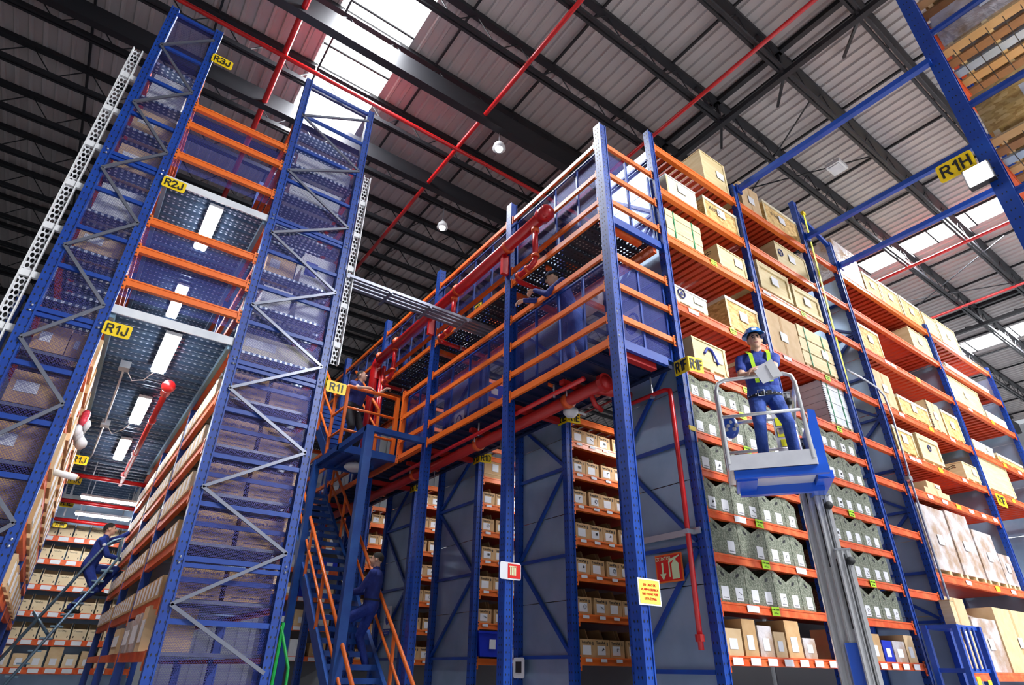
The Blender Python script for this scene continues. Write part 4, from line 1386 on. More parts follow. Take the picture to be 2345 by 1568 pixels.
# notices on the posts
def plate(name, c, rt, up, w, h, mt, label, cat='sign', group=None, t=0.008, border=None):
    rt, up, c = Vector(rt), Vector(up), Vector(c)
    n = rt.cross(up)
    e = empty(name, c - up * h / 2, label, cat, group)
    if border:
        q = [c + rt * a + up * b for a, b in ((-w / 2, -h / 2), (w / 2, -h / 2), (w / 2, h / 2), (-w / 2, h / 2))]
        MB().prism(q, n * t).build('plate', border, e)
        k = 0.045 * max(w, h)
        q = [c + rt * a + up * b + n * (t + 0.001) for a, b in ((-w / 2 + k, -h / 2 + k), (w / 2 - k, -h / 2 + k), (w / 2 - k, h / 2 - k), (-w / 2 + k, h / 2 - k))]
        MB().prism(q, n * 0.002).build('field', mt, e)
    else:
        r = min(w, h) * 0.14
        q = []
        for sx, sy, a0 in ((1, -1, -90), (1, 1, 0), (-1, 1, 90), (-1, -1, 180)):
            for k in range(4):
                a = math.radians(a0 + 30 * k)
                q.append(c + rt * (sx * (w / 2 - r) + r * math.cos(a)) + up * (sy * (h / 2 - r) + r * math.sin(a)))
        MB().prism(q, n * t).build('plate', mt, e)
    return e, n


def aisle_sign(c, rt, text, label, w=0.34, h=0.2, bracket=None):
    e, n = plate('aisle_sign', c, rt, (0, 0, 1), w, h, 'yellow', label, 'sign', 'yellow aisle signs')
    link(sign_letters(text, h * 0.58, w * 0.8), 'lettering', Vector(c) + n * 0.011, e, frame_rot(rt, (0, 0, 1)))
    return e


def v_sign(x, y, z, text, label, w=0.24, h=0.2):
    """two plates meeting in a V, one facing each aisle"""
    a = math.radians(35)
    e = empty('aisle_sign', (x, y, z - h / 2), label, 'sign', 'yellow aisle signs')
    for rt, off in ((Vector((-0.04, -1, 0)).normalized(), -1), (Vector((0.975, -0.21, 0)).normalized(), 1)):
        up = Vector((0, 0, 1))
        n = rt.cross(up)
        c = Vector((x, y, z)) + rt * (off * w / 2)
        q = [c + rt * p + up * s for p, s in ((-w / 2, -h / 2), (w / 2, -h / 2), (w / 2, h / 2), (-w / 2, h / 2))]
        p = MB().prism(q, n * 0.006).build('plate', 'yellow', e)
        link(sign_letters(text, h * 0.6, w * 0.82), 'lettering', c + n * 0.009, p, frame_rot(rt, up))
    MB().box((x + 0.01, y + 0.01, z - 0.03), (x + 0.12, y + 0.27, z + 0.03)).build('bracket', 'yellow', e)
    return e


v_sign(6.53, 4.71, 3.95, 'R1F', 'bright yellow R1F sign folded round the corner post of the crate rack', 0.26, 0.24)
v_sign(6.54, 7.42, 3.98, 'R1E', 'yellow R1E sign folded round the post under the walkway', 0.26, 0.2)
v_sign(6.54, 10.26, 3.96, 'R1D', 'yellow R1D sign folded round the post behind the mezzanine', 0.26, 0.2)
v_sign(6.54, 13.2, 3.96, 'R1C', 'yellow R1C sign folded round the post near the stair', 0.26, 0.2)
aisle_sign((18.75, 4.88, 3.92), (1, 0, 0), 'R1F', 'small yellow R1F sign at the far end of the crate rack', 0.62, 0.3)
aisle_sign((6.5, 8.2, 7.75), (0, -1, 0), 'R3F', 'yellow sign behind the upper mesh at the mezzanine corner', 0.4, 0.22)
aisle_sign((6.5, 10.6, 7.85), (0, -1, 0), 'R3C', 'yellow sign behind the upper mesh at the third post', 0.4, 0.22)

# fire extinguisher sign
e, n = plate('fire_sign', (6.615, 5.55, 1.235), (0, -1, 0), (0, 0, 1), 0.46, 0.36, 'sign_red', 'red EXTINTOR sign with arrow and extinguisher on the grey end sheet', border='orange')
lettering('EXTINTOR', 0.072, Vector((6.615, 5.635, 1.355)) + n * 0.014, R_W, e, 'glow_sign', squeeze=0.75)
X = 6.615 - 0.014
MB().prism([(X, 5.67, 1.31), (X, 5.64, 1.31), (X, 5.64, 1.17), (X, 5.60, 1.17), (X, 5.655, 1.09), (X, 5.71, 1.17), (X, 5.67, 1.17)], (-0.002, 0, 0)).build('arrow', 'glow_sign', e)
m = MB()
m.prism([(X, 5.50, 1.09), (X, 5.38, 1.09), (X, 5.38, 1.28), (X, 5.41, 1.31), (X, 5.47, 1.31), (X, 5.50, 1.28)], (-0.002, 0, 0))
m.build('bottle', 'glow_sign', e)
MB().prism([(X, 5.46, 1.31), (X, 5.42, 1.31), (X, 5.42, 1.345), (X, 5.36, 1.37), (X, 5.36, 1.385), (X, 5.44, 1.365), (X, 5.53, 1.345), (X, 5.55, 1.31), (X, 5.55, 1.12), (X, 5.53, 1.12), (X, 5.53, 1.30), (X, 5.46, 1.33)], (-0.002, 0, 0)).build('hose', 'glow_sign', e)
# hose sign on the second post and yellow note on the corner post
e, n = plate('fire_sign', (5.39, 7.50, 1.29), (1, 0, 0), (0, 0, 1), 0.38, 0.24, 'paper', 'white plate with red fire-hose pictogram on the second mezzanine post')
MB().box((5.34, 7.487, 1.19), (5.57, 7.492, 1.39)).build('red_field', 'sign_red', e)
for k in range(4):
    MB().box((5.375 + 0.03 * k, 7.483, 1.23), (5.395 + 0.03 * k, 7.487, 1.34)).build('hose_bar', 'glow_sign', e)
MB().box((5.36, 7.483, 1.345), (5.5, 7.487, 1.36)).build('hose_bar', 'glow_sign', e)
e, n = plate('notice', (5.46, 4.91, 0.80), (1, 0, 0), (0, 0, 1), 0.36, 0.28, 'note_yellow', 'yellow paper notice with red writing on the corner post', border='paper')
for k, s in enumerate(('EN CASO DE', 'ALARMA SISMICA', 'NO PASAR POR', 'ESTA ZONA')):
    lettering(s, 0.036, (5.46, 4.895, 0.87 - 0.048 * k), R_S, e, 'sign_red')
e, n = plate('notice', (6.60, 8.9, 0.05), (0, -1, 0), (0, 0, 1), 0.3, 0.3, 'paper', 'small white notice low on a grey end sheet between R1D and the second post')
MB().box((6.585, 8.82, -0.02), (6.589, 8.98, 0.14)).build('symbol', 'ink', e)
mask_poster(6.60, 14.1, 1.0, 0.36, 0.62, 'blue-and-white mask poster low on the grey sheet of R1C', 'W')

# unseen battens added between the bin racks to brighten the bins
for i, (y, yr, lab) in enumerate(((6.98, 7.6, 'added hidden fill lamp in the aisle facing rack R1E'), (9.75, 10.45, 'added hidden fill lamp in the aisle facing rack R1D'),
                                  (12.7, 13.35, 'added hidden fill lamp in the aisle facing rack R1C'), (15.6, 16.25, 'added hidden fill lamp in the aisle beyond rack R1C'))):
    e = empty('fluorescent_lamp', (8.4, y, 3.95), lab, 'lamp', 'added fill lamps between the bin racks')
    MB().box((7.7, y - 0.1, 3.97), (9.2, y + 0.1, 4.02)).build('housing', 'tube_light_body', e)
    MB().box((7.73, y - 0.085, 3.935), (9.17, y + 0.085, 3.97)).build('diffuser', 'lamp', e)
    for x in (7.9, 9.0):
        MB().box((x - 0.02, y, 4.02), (x + 0.02, yr, 4.04)).build('bracket', 'silver', e)
# ------------------------------------------------------------------ mesh-fronted tower racks R1I and R1J
TY = 8.4
towerI = empty('tower_rack', (1.75, 12.5, FZ), 'tall blue tower rack with mesh end panel and cartons inside, marked R1I', 'rack', 'mesh-ended tower racks')
towerJ = empty('tower_rack', (-0.85, 12.5, FZ), 'narrow tall blue tower rack with mesh end panel, marked R1J', 'rack', 'mesh-ended tower racks')
TOPZ = 9.85
YE = 17.3
IX0, IX1, JX0, JX1 = 1.07, 2.45, -1.27, -0.44
for e, xa, xb in ((towerI, IX0, IX1), (towerJ, JX0, JX1)):
    for x in (xa + 0.06, xb - 0.06):
        upright(e, x, TY, TOPZ, w=0.12, d=0.12)
        for y in (11.3, 14.3, YE):
            upright(e, x, y, TOPZ - 0.4, w=0.12, d=0.12, holes=False)
    zs = [-1.0, -0.25, 0.45, 1.14, 1.80, 2.43, 3.08, 3.80, 4.46, 5.1, 5.78, 6.45, 7.3, 8.1, 8.9, 9.75]
    for k, z in enumerate(zs):
        MB().box((xa + 0.1, TY - 0.05, z - 0.03), (xb - 0.1, TY - 0.01, z + 0.03)).build('crossbar', 'blue', e)
        if z in (1.14, 3.80, 6.45):
            MB().box((xa + 0.1, TY - 0.05, z - 0.10), (xb - 0.1, TY - 0.01, z - 0.05)).build('crossbar', 'blue', e)
            for xx in (xa + 0.06, xb - 0.06):
                for dz in (-0.06, 0.01):
                    MB().ball((xx, TY - 0.07, z + dz), 0.016, 8, 4).build('bolt', 'silver', e)
    for k in range(len(zs) - 1):
        MB().sheet((xa + 0.1, TY - 0.006, zs[k] + 0.02), (xb - 0.1, TY, zs[k + 1] - 0.02)).build('mesh_panel', 'mesh_tower', e)
    # zigzag of silver diagonals in front of the mesh
    zz, side = -0.06, 1
    while zz < 9.0:
        a = (xb - 0.09, TY - 0.08, zz) if side else (xa + 0.09, TY - 0.08, zz)
        b = (xa + 0.09, TY - 0.08, zz + 0.685) if side else (xb - 0.09, TY - 0.08, zz + 0.685)
        MB().bar(a, b, 0.042, 0.03, up=(0, 1, 0)).build('diagonal', 'zinc', e)
        zz += 0.685
        side = 1 - side
    # side beams and shelves
    for z in (0.15, 0.72, 1.38, 2.01, 2.66, 3.36, 4.09, 4.9, 5.55, 6.39, 7.2, 7.9, 8.7):
        for x in ((xa + 0.04), (xb - 0.04)):
            ys = [TY + 0.06, 11.3, 14.3, YE]
            for q in range(3):
                MB().box((x - 0.035, ys[q] + 0.06, z - 0.11), (x + 0.035, ys[q + 1] - 0.06, z)).build('beam', 'orange_worn', e)
                MB().box((x - 0.045, ys[q] + 0.02, z - 0.2), (x + 0.045, ys[q] + 0.12, z + 0.01)).build('connector', 'orange', e)
        ny = 5
        for q in range(ny):
            ya = TY + 0.15 + q * 0.34
            MB().box((xa + 0.08, ya, z - 0.05), (xb - 0.08, ya + 0.2, z - 0.01)).build('slat', 'zinc' if z < 4 else 'deck_galv', e)
        MB().box((xa + 0.08, TY + 2.0, z - 0.05), (xb - 0.08, YE, z - 0.01)).build('shelf', 'galv', e)

for z in (0.72, 1.38, 2.01, 2.66, 3.36):
    MB().box((IX0 + 0.1, TY + 0.08, z + 0.17), (IX1 - 0.1, TY + 0.12, z + 0.225)).build('inner_bar', 'blue', towerI)
# cartons directly behind the R1I mesh
for li, z in enumerate((0.72, 1.38, 2.01, 2.66, 3.36)):
    h = 0.38
    for s, (x0, x1) in enumerate(((1.18, 1.72), (1.78, 2.34))):
        e = empty('carton', ((x0 + x1) / 2, 8.75, z), '%s brown carton behind the R1I mesh, %s' % ('left-hand' if s == 0 else 'right-hand', ['bottom lettered tier', 'second lettered tier from below', 'third lettered tier from below', 'fourth tier from below', 'fifth tier, under the sign'][li]), 'box', 'cartons behind the R1I mesh')
        MB().box((x0, 8.62, z), (x1, 9.05, z + h)).build('body', 'cardboard', e)
        lettering('TetraPak Services' if s == 0 else 'Servicios TetraPak', 0.062, ((x0 + x1) / 2 + (0 if s == 0 else 0.03), 8.616, z + h - 0.07), R_S, e, 'ink_blue')
        lettering('Always protect', 0.045, ((x0 + x1) / 2, 8.616, z + h - 0.25), R_S, e, 'ink_blue', name='small_lettering')
        lettering('Conserve en su empaque original', 0.03, ((x0 + x1) / 2, 8.616, z + h - 0.33), R_S, e, 'ink_blue', name='small_lettering')
for i, (x0, x1, z, h, mt, lab) in enumerate(((1.2, 2.3, 4.09, 0.30, 'cream', 'flat cream packages in film just above the R1I shelf panel'),
                                             (1.3, 1.75, 4.9, 0.4, 'paper', 'white carton behind the mesh, first above the R1I walkway level'),
                                             (1.85, 2.3, 4.9, 0.35, 'white_worn', 'white carton beside another one behind the upper R1I mesh'),
                                             (1.8, 2.35, 5.55, 0.6, 'paper', 'white and blue carton high behind the R1I mesh'),
                                             (1.25, 1.7, 5.55, 0.35, 'carton_light', 'pale carton beside the white and blue one in R1I'),
                                             (1.3, 2.2, 7.2, 0.4, 'white_worn', 'long white bundle near the top of tower R1I'),
                                             (1.3, 2.3, 7.9, 0.3, 'white_worn', 'wrapped white bundle under the top of tower R1I'))):
    e = empty('carton', ((x0 + x1) / 2, 8.75, z), lab, 'box', 'goods high in the towers')
    MB().box((x0, 8.58, z), (x1, 9.0, z + h)).build('body', mt, e)
    MB().box((x0 + 0.05, 8.574, z + h * 0.3), (x0 + (x1 - x0) * 0.45, 8.58, z + h * 0.75)).build('paper_label', 'sign_blue' if i == 3 else 'paper', e)
for i, (x0, x1, z, h, mt, lab) in enumerate(((-1.1, -0.75, 3.36, 0.36, 'cardboard', 'brown carton in R1J under the R1J sign'),
                                             (-0.74, -0.52, 3.36, 0.33, 'cardboard', 'small brown carton beside another under the R1J sign'),
                                             (-1.12, -0.55, 2.66, 0.4, 'cardboard', 'wide brown carton behind the R1J mesh, upper lit tier'),
                                             (-1.12, -0.55, 2.01, 0.42, 'cardboard', 'wide brown carton behind the R1J mesh, middle tier'),
                                             (-1.12, -0.55, 1.38, 0.42, 'cardboard', 'wide brown carton behind the R1J mesh, lower tier'),
                                             (-1.12, -0.55, 4.9, 0.35, 'carton_light', 'pale carton behind the mesh of R1J above the sign'),
                                             (-1.12, -0.55, 5.55, 0.5, 'white_worn', 'white bundle behind the mesh high in R1J'),
                                             (-1.12, -0.55, 6.4, 0.45, 'carton_light', 'pale bundle near the top of R1J'),
                                             (-1.12, -0.55, 7.2, 0.42, 'carton_light', 'upper pale bundle near the top of R1J'),
                                             (-1.1, -0.6, 7.9, 0.55, 'white', 'white box at the top of R1J'))):
    e = empty('carton', ((x0 + x1) / 2, 8.75, z), lab, 'box', 'goods high in the towers')
    MB().box((x0, 8.56, z), (x1, 9.0, z + h)).build('body', mt, e)
    MB().box((x0 + 0.06, 8.554, z + h * 0.35), (x0 + (x1 - x0) * 0.5, 8.56, z + h * 0.7)).build('paper_label', 'paper', e)

# white perforated cable risers beside the towers
for i, (x, z0, z1, lab) in enumerate(((2.56, 4.2, 8.2, 'white perforated cable riser on the side of tower R1I'),
                                      (-1.42, 2.4, 8.6, 'white perforated cable riser along the outer side of tower R1J'))):
    e = empty('cable_riser', (x, TY, z0), lab, 'cable tray', 'white cable risers')
    MB().box((x - 0.07, TY - 0.02, z0), (x - 0.055, TY + 0.06, z1)).build('side', 'white', e)
    MB().box((x + 0.055, TY - 0.02, z0), (x + 0.07, TY + 0.06, z1)).build('side', 'white', e)
    MB().box((x - 0.055, TY + 0.03, z0), (x + 0.055, TY + 0.036, z1)).build('back', 'mesh_white', e)
    k = z0 + 0.3
    while k < z1:
        MB().box((x - 0.16 if i == 0 else x - 0.06, TY, k), (x + 0.07 if i == 0 else x + 0.16, TY + 0.05, k + 0.09)).build('bracket', 'white', e)
        k += 0.75

# walkway decks bridging the aisle between the towers
aisle = empty('aisle_deck', (0.3, 12.5, 4.0), 'galvanised perforated deck bridging the lit aisle between R1J and R1I', 'deck', 'decks between the towers')
aisle2 = empty('aisle_deck', (0.3, 12.5, 6.3), 'upper galvanised perforated deck bridging the towers', 'deck', 'decks between the towers')
AW = IX0 - JX1
tr = MB()
tr.box((0, 0, -0.012), (AW, 0.285, 0))
tr.box((0, 0, -0.05), (AW, 0.012, -0.012))
tr.box((0, 0.273, -0.05), (AW, 0.285, -0.012))
tr.box((0, 0.13, -0.03), (AW, 0.155, -0.012))
trm = tr.mesh('deck_plank', 'deck_galv')
for e, z in ((aisle, 4.12), (aisle2, 6.42)):
    y = TY
    while y < 16.2:
        link(trm, 'deck_plank', (JX1, y, z), e)
        y += 0.3
    MB().box((JX1, TY - 0.04, z - 0.10), (IX0, TY - 0.02, z + 0.02)).build('edge_strip', 'white_worn', e)
    for x in (JX1 + 0.03, IX0 - 0.03):
        MB().box((x - 0.03, TY, z - 0.16), (x + 0.03, 16.2, z - 0.05)).build('edge_beam', 'ladder', e)
# the cross decks farther back
y = 16.3
while y < 20.0:
    link(trm, 'deck_plank', (JX1 - 0.02, y, 4.12), aisle, scale=(1.02, 1, 1))
    y += 0.3
for gname, zz in (('lower', (4.52, 5.07, 5.58)), ('upper', (6.91, 7.57, 7.98))):
    g = empty('guard_rail', (0.3, TY, zz[0]), 'three orange guard rails across the towers on the %s deck' % gname, 'railing', 'tower guard rails')
    for z in zz:
        beam(g, (JX1, TY - 0.02, z + 0.04), (IX0, TY - 0.02, z + 0.04), 0.11, 0.06, 'orange', name='rail')
    MB().sheet((JX1, TY + 0.05, zz[0] - 0.2), (IX0, TY + 0.054, zz[2])).build('mesh_panel', 'mesh_blue', g)

# fluorescent battens
def batten(x, y0, y1, z, label, axis=1):
    e = empty('fluorescent_lamp', (x, (y0 + y1) / 2, z), label, 'lamp', 'fluorescent lamps')
    if axis == 1:
        MB().box((x - 0.10, y0, z), (x + 0.10, y1, z + 0.05)).build('housing', 'tube_light_body', e)
        MB().box((x - 0.085, y0 + 0.04, z - 0.035), (x + 0.085, y1 - 0.02, z)).build('diffuser', 'lamp', e)
    else:
        MB().box((x, y0 - 0.10, z), (x + y1, y0 + 0.10, z + 0.05)).build('housing', 'tube_light_body', e)
        MB().box((x + 0.03, y0 - 0.085, z - 0.035), (x + y1 - 0.03, y0 + 0.085, z)).build('diffuser', 'lamp', e)
        for xx in (x + 0.2, x + y1 - 0.2):
            MB().tube([(xx, y0, z + 0.05), (xx, y0, 4.10)], 0.01, 6).build('rod', 'silver', e)
    return e


batten(0.33, 8.45, 9.85, 3.97, 'glowing fluorescent lamp under the deck, first into the tower aisle')
batten(0.33, 11.15, 12.55, 3.97, 'glowing fluorescent lamp under the deck, second into the tower aisle')
batten(0.33, 13.75, 15.3, 3.97, 'glowing fluorescent lamp under the deck, third into the tower aisle')
batten(0.33, 8.5, 9.8, 6.31, 'glowing fluorescent lamp under the upper tower deck, front one')
batten(0.33, 11.2, 12.6, 6.31, 'glowing fluorescent lamp under the upper tower deck, second one')
batten(-0.1, 17.3, 1.25, 3.48, 'crosswise fluorescent lamp at the end of the tower aisle', axis=0)
batten(-0.1, 19.0, 1.25, 3.40, 'crosswise fluorescent lamp farthest down the tower aisle', axis=0)

# pipes and conduit under the aisle deck
p = empty('sprinkler_pipe', (0.55, 13, 3.75), 'red sprinkler pipe with valve cap under the tower aisle deck', 'pipe')
MB().tube([(0.53, 9.75, 3.72), (0.58, 16.6, 3.72)], 0.045, 10).build('pipe', 'red_dull', p, smooth=True)
MB().ball((0.53, 9.72, 3.72), 0.10, 12, 8).build('cap', 'red', p, smooth=True)
MB().tube([(0.53, 9.85, 3.72), (0.53, 10.05, 3.72)], 0.07, 10).build('coupling', 'red', p)
for y in (11.5, 13.7, 15.6):
    MB().tube([(0.55, y, 3.72), (0.55, y, 4.06)], 0.012, 6).build('rod', 'silver', p)
    MB().tube([(0.55, y - 0.04, 3.72), (0.55, y + 0.04, 3.72)], 0.06, 10).build('coupling', 'red', p)
for i, (y, z, lab) in enumerate(((16.3, 3.72, 'nearest red pipe crossing the end of the tower aisle'), (18.2, 3.52, 'middle red pipe crossing the end of the tower aisle'), (19.7, 3.32, 'farthest red pipe crossing the end of the tower aisle'))):
    q = empty('sprinkler_pipe', (0.3, y, z), lab, 'pipe', 'red cross pipes')
    MB().tube([(JX1 - 0.3, y, z), (IX0 + 0.25, y, z)], 0.05, 10).build('pipe', 'red', q, smooth=True)
    MB().tube([(0.0, y, z), (0.0, y, 4.08)], 0.012, 6).build('rod', 'silver', q)
c = empty('conduit', (0.0, 12, 3.9), 'thin grey conduit with junction boxes under the tower aisle deck', 'pipe')
MB().tube([(-0.1, 10.0, 3.98), (-0.12, 13.2, 3.98), (-0.15, 15.3, 3.98), (-0.2, 15.7, 3.9), (-0.2, 15.9, 3.75)], 0.018, 8).build('pipe', 'silver', c, smooth=True)
for y in (10.0, 13.0):
    MB().box((-0.17, y - 0.09, 3.93), (-0.03, y + 0.09, 4.04)).build('junction_box', 'silver', c)
MB().tube([(-0.08, 10.1, 4.0), (0.05, 10.3, 3.9), (0.2, 10.2, 3.92), (0.3, 9.9, 3.98)], 0.008, 6).build('cable', 'white', c)
MB().tube([(-0.08, 13.1, 4.0), (0.05, 13.3, 3.9), (0.2, 12.9, 3.9), (0.3, 12.55, 3.98)], 0.008, 6).build('cable', 'white', c)

aisle_sign((-0.30, TY - 0.1, 3.76), (1, 0, 0), 'R1J', 'bright yellow R1J sign on the tower post beside the lit aisle', 0.31, 0.19)
aisle_sign((-0.30, TY - 0.1, 6.27), (1, 0, 0), 'R2J', 'yellow sign on the R1J tower at the upper deck', 0.31, 0.19)
aisle_sign((-0.30, TY - 0.1, 9.12), (1, 0, 0), 'R3J', 'yellow sign at the very top of the R1J tower', 0.33, 0.2)
aisle_sign((2.62, TY - 0.12, 3.76), (1, 0, 0), 'R1I', 'bright yellow R1I sign on the tower beside the stair', 0.31, 0.19)
s = aisle_sign((2.52, TY + 0.05, 3.86), (0.5, 0.87, 0), 'R1I', 'second R1I plate seen edge-on behind the first', 0.24, 0.19)
aisle_sign((-0.33, 15.1, 3.76), (1, 0, 0), 'R1J', 'small yellow R1J sign deep in the tower aisle', 0.3, 0.19)
aisle_sign((-0.33, 17.0, 3.76), (1, 0, 0), 'R1K', 'small yellow R1K sign deep in the tower aisle', 0.3, 0.19)
aisle_sign((-0.33, 18.7, 3.55), (1, 0, 0), 'R1L', 'small yellow R1L sign deep in the tower aisle', 0.3, 0.19)
MB().box((-0.34, 18.7, 3.6), (-0.30, 18.71, 4.1)).build('hanger', 'silver', bpy.data.objects['aisle_sign.014'])
aisle_sign((-0.33, 19.9, 3.22), (1, 0, 0), 'R1M', 'small yellow sign half hidden at the end of the tower aisle', 0.3, 0.14)
MB().box((-0.34, 19.9, 3.25), (-0.30, 19.91, 4.1)).build('hanger', 'silver', bpy.data.objects['aisle_sign.015'])

# ------------------------------------------------------------------ bins along the lit face of R1I
SIDE = MB()
SIDE.v, SIDE.f, SIDE.m = [], [], []
for (x, y, z) in BIN.v:
    SIDE.v.append((y, -x, z))
SIDE.f, SIDE.m = list(BIN.f), list(BIN.m)
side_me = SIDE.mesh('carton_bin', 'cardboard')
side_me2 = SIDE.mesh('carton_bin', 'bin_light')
SLB = MB().box((-0.002, -0.085, 0), (0, 0.085, 0.2)).mesh('paper_label', 'paper')
LN = ['lowest', 'second lowest', 'third lowest', 'third highest', 'second highest', 'highest']
for li, z in enumerate((0.72, 1.38, 2.01, 2.66, 3.36)):
    n = 0
    y = 8.98
    while y < YE - 0.1:
        if not any(abs(y - 0.16 - c) < 0.2 for c in (11.3, 14.3)):
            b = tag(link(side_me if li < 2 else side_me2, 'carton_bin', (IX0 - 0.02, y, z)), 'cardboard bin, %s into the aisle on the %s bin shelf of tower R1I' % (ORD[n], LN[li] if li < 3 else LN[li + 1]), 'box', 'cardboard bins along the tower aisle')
            link(SLB, 'paper_label', (IX0 - 0.021, y - 0.16, z + 0.03), b)
            n += 1
        y += 0.335
# wrapped goods and a tall carton on the floor tier of R1I
for i, (y0, y1, z1, mt, lab) in enumerate(((9.0, 9.4, 0.5, 'carton_light', 'tall carton at the foot of the R1I aisle face'),
                                           (9.6, 10.2, 0.45, 'wrap', 'crumpled film-wrapped bundle at the foot of the R1I aisle face'),
                                           (10.4, 11.0, 0.4, 'wrap', 'second film-wrapped bundle at the foot of the R1I aisle face'),
                                           (11.6, 12.4, 0.35, 'carton_light', 'long pale carton farther along the foot of R1I'))):
    e = empty('carton', (1.3, y0, 0.15 - 0.0), lab, 'box', 'goods at the foot of R1I')
    MB().box((IX0 - 0.03, y0, 0.15), (1.6, y1, 0.15 + z1)).build('body', mt, e)
    MB().box((IX0 - 0.036, y0 + 0.05, 0.25), (IX0 - 0.03, y1 - 0.1, 0.15 + z1 * 0.7)).build('paper_label', 'paper', e)
# goods leaning out of R1J
for li, z in enumerate((0.72, 1.38, 2.01, 2.66, 3.36)):
    for k in range(7):
        y = 8.7 + 1.05 * k
        e = empty('carton', (-0.6, y, z), 'brown carton, %s into the aisle on the %s carton shelf of tower R1J' % (ORD[k], LN[li] if li < 3 else LN[li + 1]), 'box', 'cartons along the R1J side of the aisle')
        h = 0.34 + 0.05 * ((k * 3 + li) % 3)
        MB().box((-0.95, y, z), (JX1 + 0.03, y + 0.7, z + h)).build('body', 'cardboard' if (k + li) % 2 else 'carton_light', e)
        MB().box((JX1 + 0.03, y + 0.1, z + 0.05), (JX1 + 0.034, y + 0.5, z + h * 0.8)).build('paper_label', 'paper', e)
b = empty('plastic_bag', (-0.36, 10.6, 2.75), 'crumpled white and red plastic bag hanging from R1J beside the lamps', 'bag')
m = MB()
for k in range(9):
    a = k * 0.7
    m.ball((-0.34 + 0.05 * math.cos(a), 10.6 + 0.10 * math.sin(a * 1.7), 2.88 + 0.035 * k), (0.08 - 0.004 * k, 0.12 - 0.006 * k, 0.09), 9, 6)
m.build('film', 'paper', b, smooth=True)
m = MB()
for k in range(4):
    m.ball((-0.36, 10.58 + 0.03 * k, 3.2 + 0.05 * k), (0.06, 0.07, 0.07), 9, 6)
m.build('red_print', 'bag_red', b, smooth=True)
b = empty('plastic_roll', (-0.3, 9.3, 2.05), 'white rolled film jutting out of R1J', 'roll')
MB().tube([(-0.44, 9.3, 2.12), (-0.16, 9.3, 2.09)], 0.042, 12).build('roll', 'white', b, smooth=True)
MB().tube([(-0.16, 9.3, 2.09), (-0.14, 9.3, 2.088)], 0.02, 10).build('core', 'cardboard', b)

# ------------------------------------------------------------------ far rack closing the tower aisle
FYR = 20.3
fr = empty('shelf_rack', (0.3, FYR + 0.5, FZ), 'far orange shelf rack of pale bins closing the tower aisle', 'rack')
flev = [3.0, 2.42, 1.80, 1.18, 0.55, -0.07]
for x in (-2.2, 0.35 + 2.0):
    upright(fr, x, FYR, 4.0, holes=False)
wt = MB().box((0, -0.006, -0.05), (0.22, 0, 0.05)).mesh('ticket', 'paper')
for li, z in enumerate(flev):
    beam(fr, (-2.15, FYR, z), (2.3, FYR, z), 0.14, 0.07, 'orange_worn')
    MB().box((-2.15, FYR + 0.04, z - 0.03), (2.3, FYR + 0.8, z)).build('shelf', 'galv', fr)
    n = 0
    for k in range(9):
        x = -1.35 + 0.35 * k
        link(wt, 'shelf_ticket', (x + 0.05, FYR - 0.045, z - 0.07), fr)
        if li < 5:
            b = tag(link(bin_me2, 'carton_bin', (x, FYR - 0.03, z)), 'pale bin, %s from the ladder side on the %s of the far rack' % (ORD[n], ['top shelf', 'second shelf', 'third shelf', 'fourth shelf', 'fifth shelf'][li]), 'box', 'pale bins in the far rack')
            lettering('TetraPak', 0.05, (x + 0.13, FYR - 0.033, z + 0.2), R_S, b)
            link(ARR, 'mark', (x + 0.27, FYR - 0.031, z + 0.05), b)
            link(ARR, 'mark', (x + 0.05, FYR - 0.031, z + 0.05), b)
            n += 1
        else:
            h = 0.3 + 0.08 * (k % 3)
            e = empty('carton', (x + 0.15, FYR, z), 'plain carton on the bottom shelf of the far rack, %s along' % ORD[k], 'box', 'cartons on the far bottom shelf')
            MB().box((x, FYR - 0.02, z), (x + 0.3, FYR + 0.4, z + h)).build('body', 'carton_light' if k % 2 else 'bin_light', e)
            MB().box((x + 0.08, FYR - 0.026, z + 0.05), (x + 0.22, FYR - 0.02, z + 0.2)).build('paper_label', 'paper', e)
MB().box((-2.2, FYR + 0.8, FZ), (2.4, FYR + 0.82, 4.0)).build('back_sheet', 'galv', fr)

# dim background rack beyond the R1J tower
bgk = empty('pallet_rack', (-6.0, 16.0, FZ), 'dim orange background rack beyond the R1J tower', 'rack', 'background racks')
for x in (-8.5, -5.2, -2.4):
    upright(bgk, x, 15.0, 7.0, holes=False)
for z in (1.0, 2.6, 4.2, 5.2, 6.2):
    for xa, xb in ((-8.4, -5.3), (-5.1, -2.5)):
        beam(bgk, (xa, 15.0, z), (xb, 15.0, z), 0.15, 0.08, 'orange_worn', conn=False)
        MB().box((xa, 15.05, z - 0.05), (xb, 16.2, z - 0.01)).build('shelf', 'orange_slat', bgk)
for k, (x, z, w, h, mt, lab) in enumerate(((-4.6, 4.2, 1.3, 0.7, 'cardboard', 'brown carton load on the dim background rack'), (-3.2, 5.2, 0.6, 0.6, 'white', 'white box on the dim background rack'),
                                           (-4.9, 5.2, 1.2, 0.8, 'carton_light', 'pale carton load on the dim background rack'), (-4.8, 2.6, 1.4, 0.9, 'cardboard', 'low brown carton load on the dim background rack'))):
    e = empty('carton', (x, 15.3, z), lab, 'box')
    MB().box((x, 15.05, z), (x + w, 16.0, z + h)).build('body', mt, e)
    MB().box((x + w * .3, 15.042, z + h * .3), (x + w * .6, 15.05, z + h * .6)).build('paper_label', 'paper', e)
# ------------------------------------------------------------------ steel stair and landing
st = empty('staircase', (4.65, 11.5, FZ), 'steep blue steel staircase with orange handrails rising beside tower R1I', 'staircase')
SX0, SX1, SLO = 4.15, 5.15, 0.898


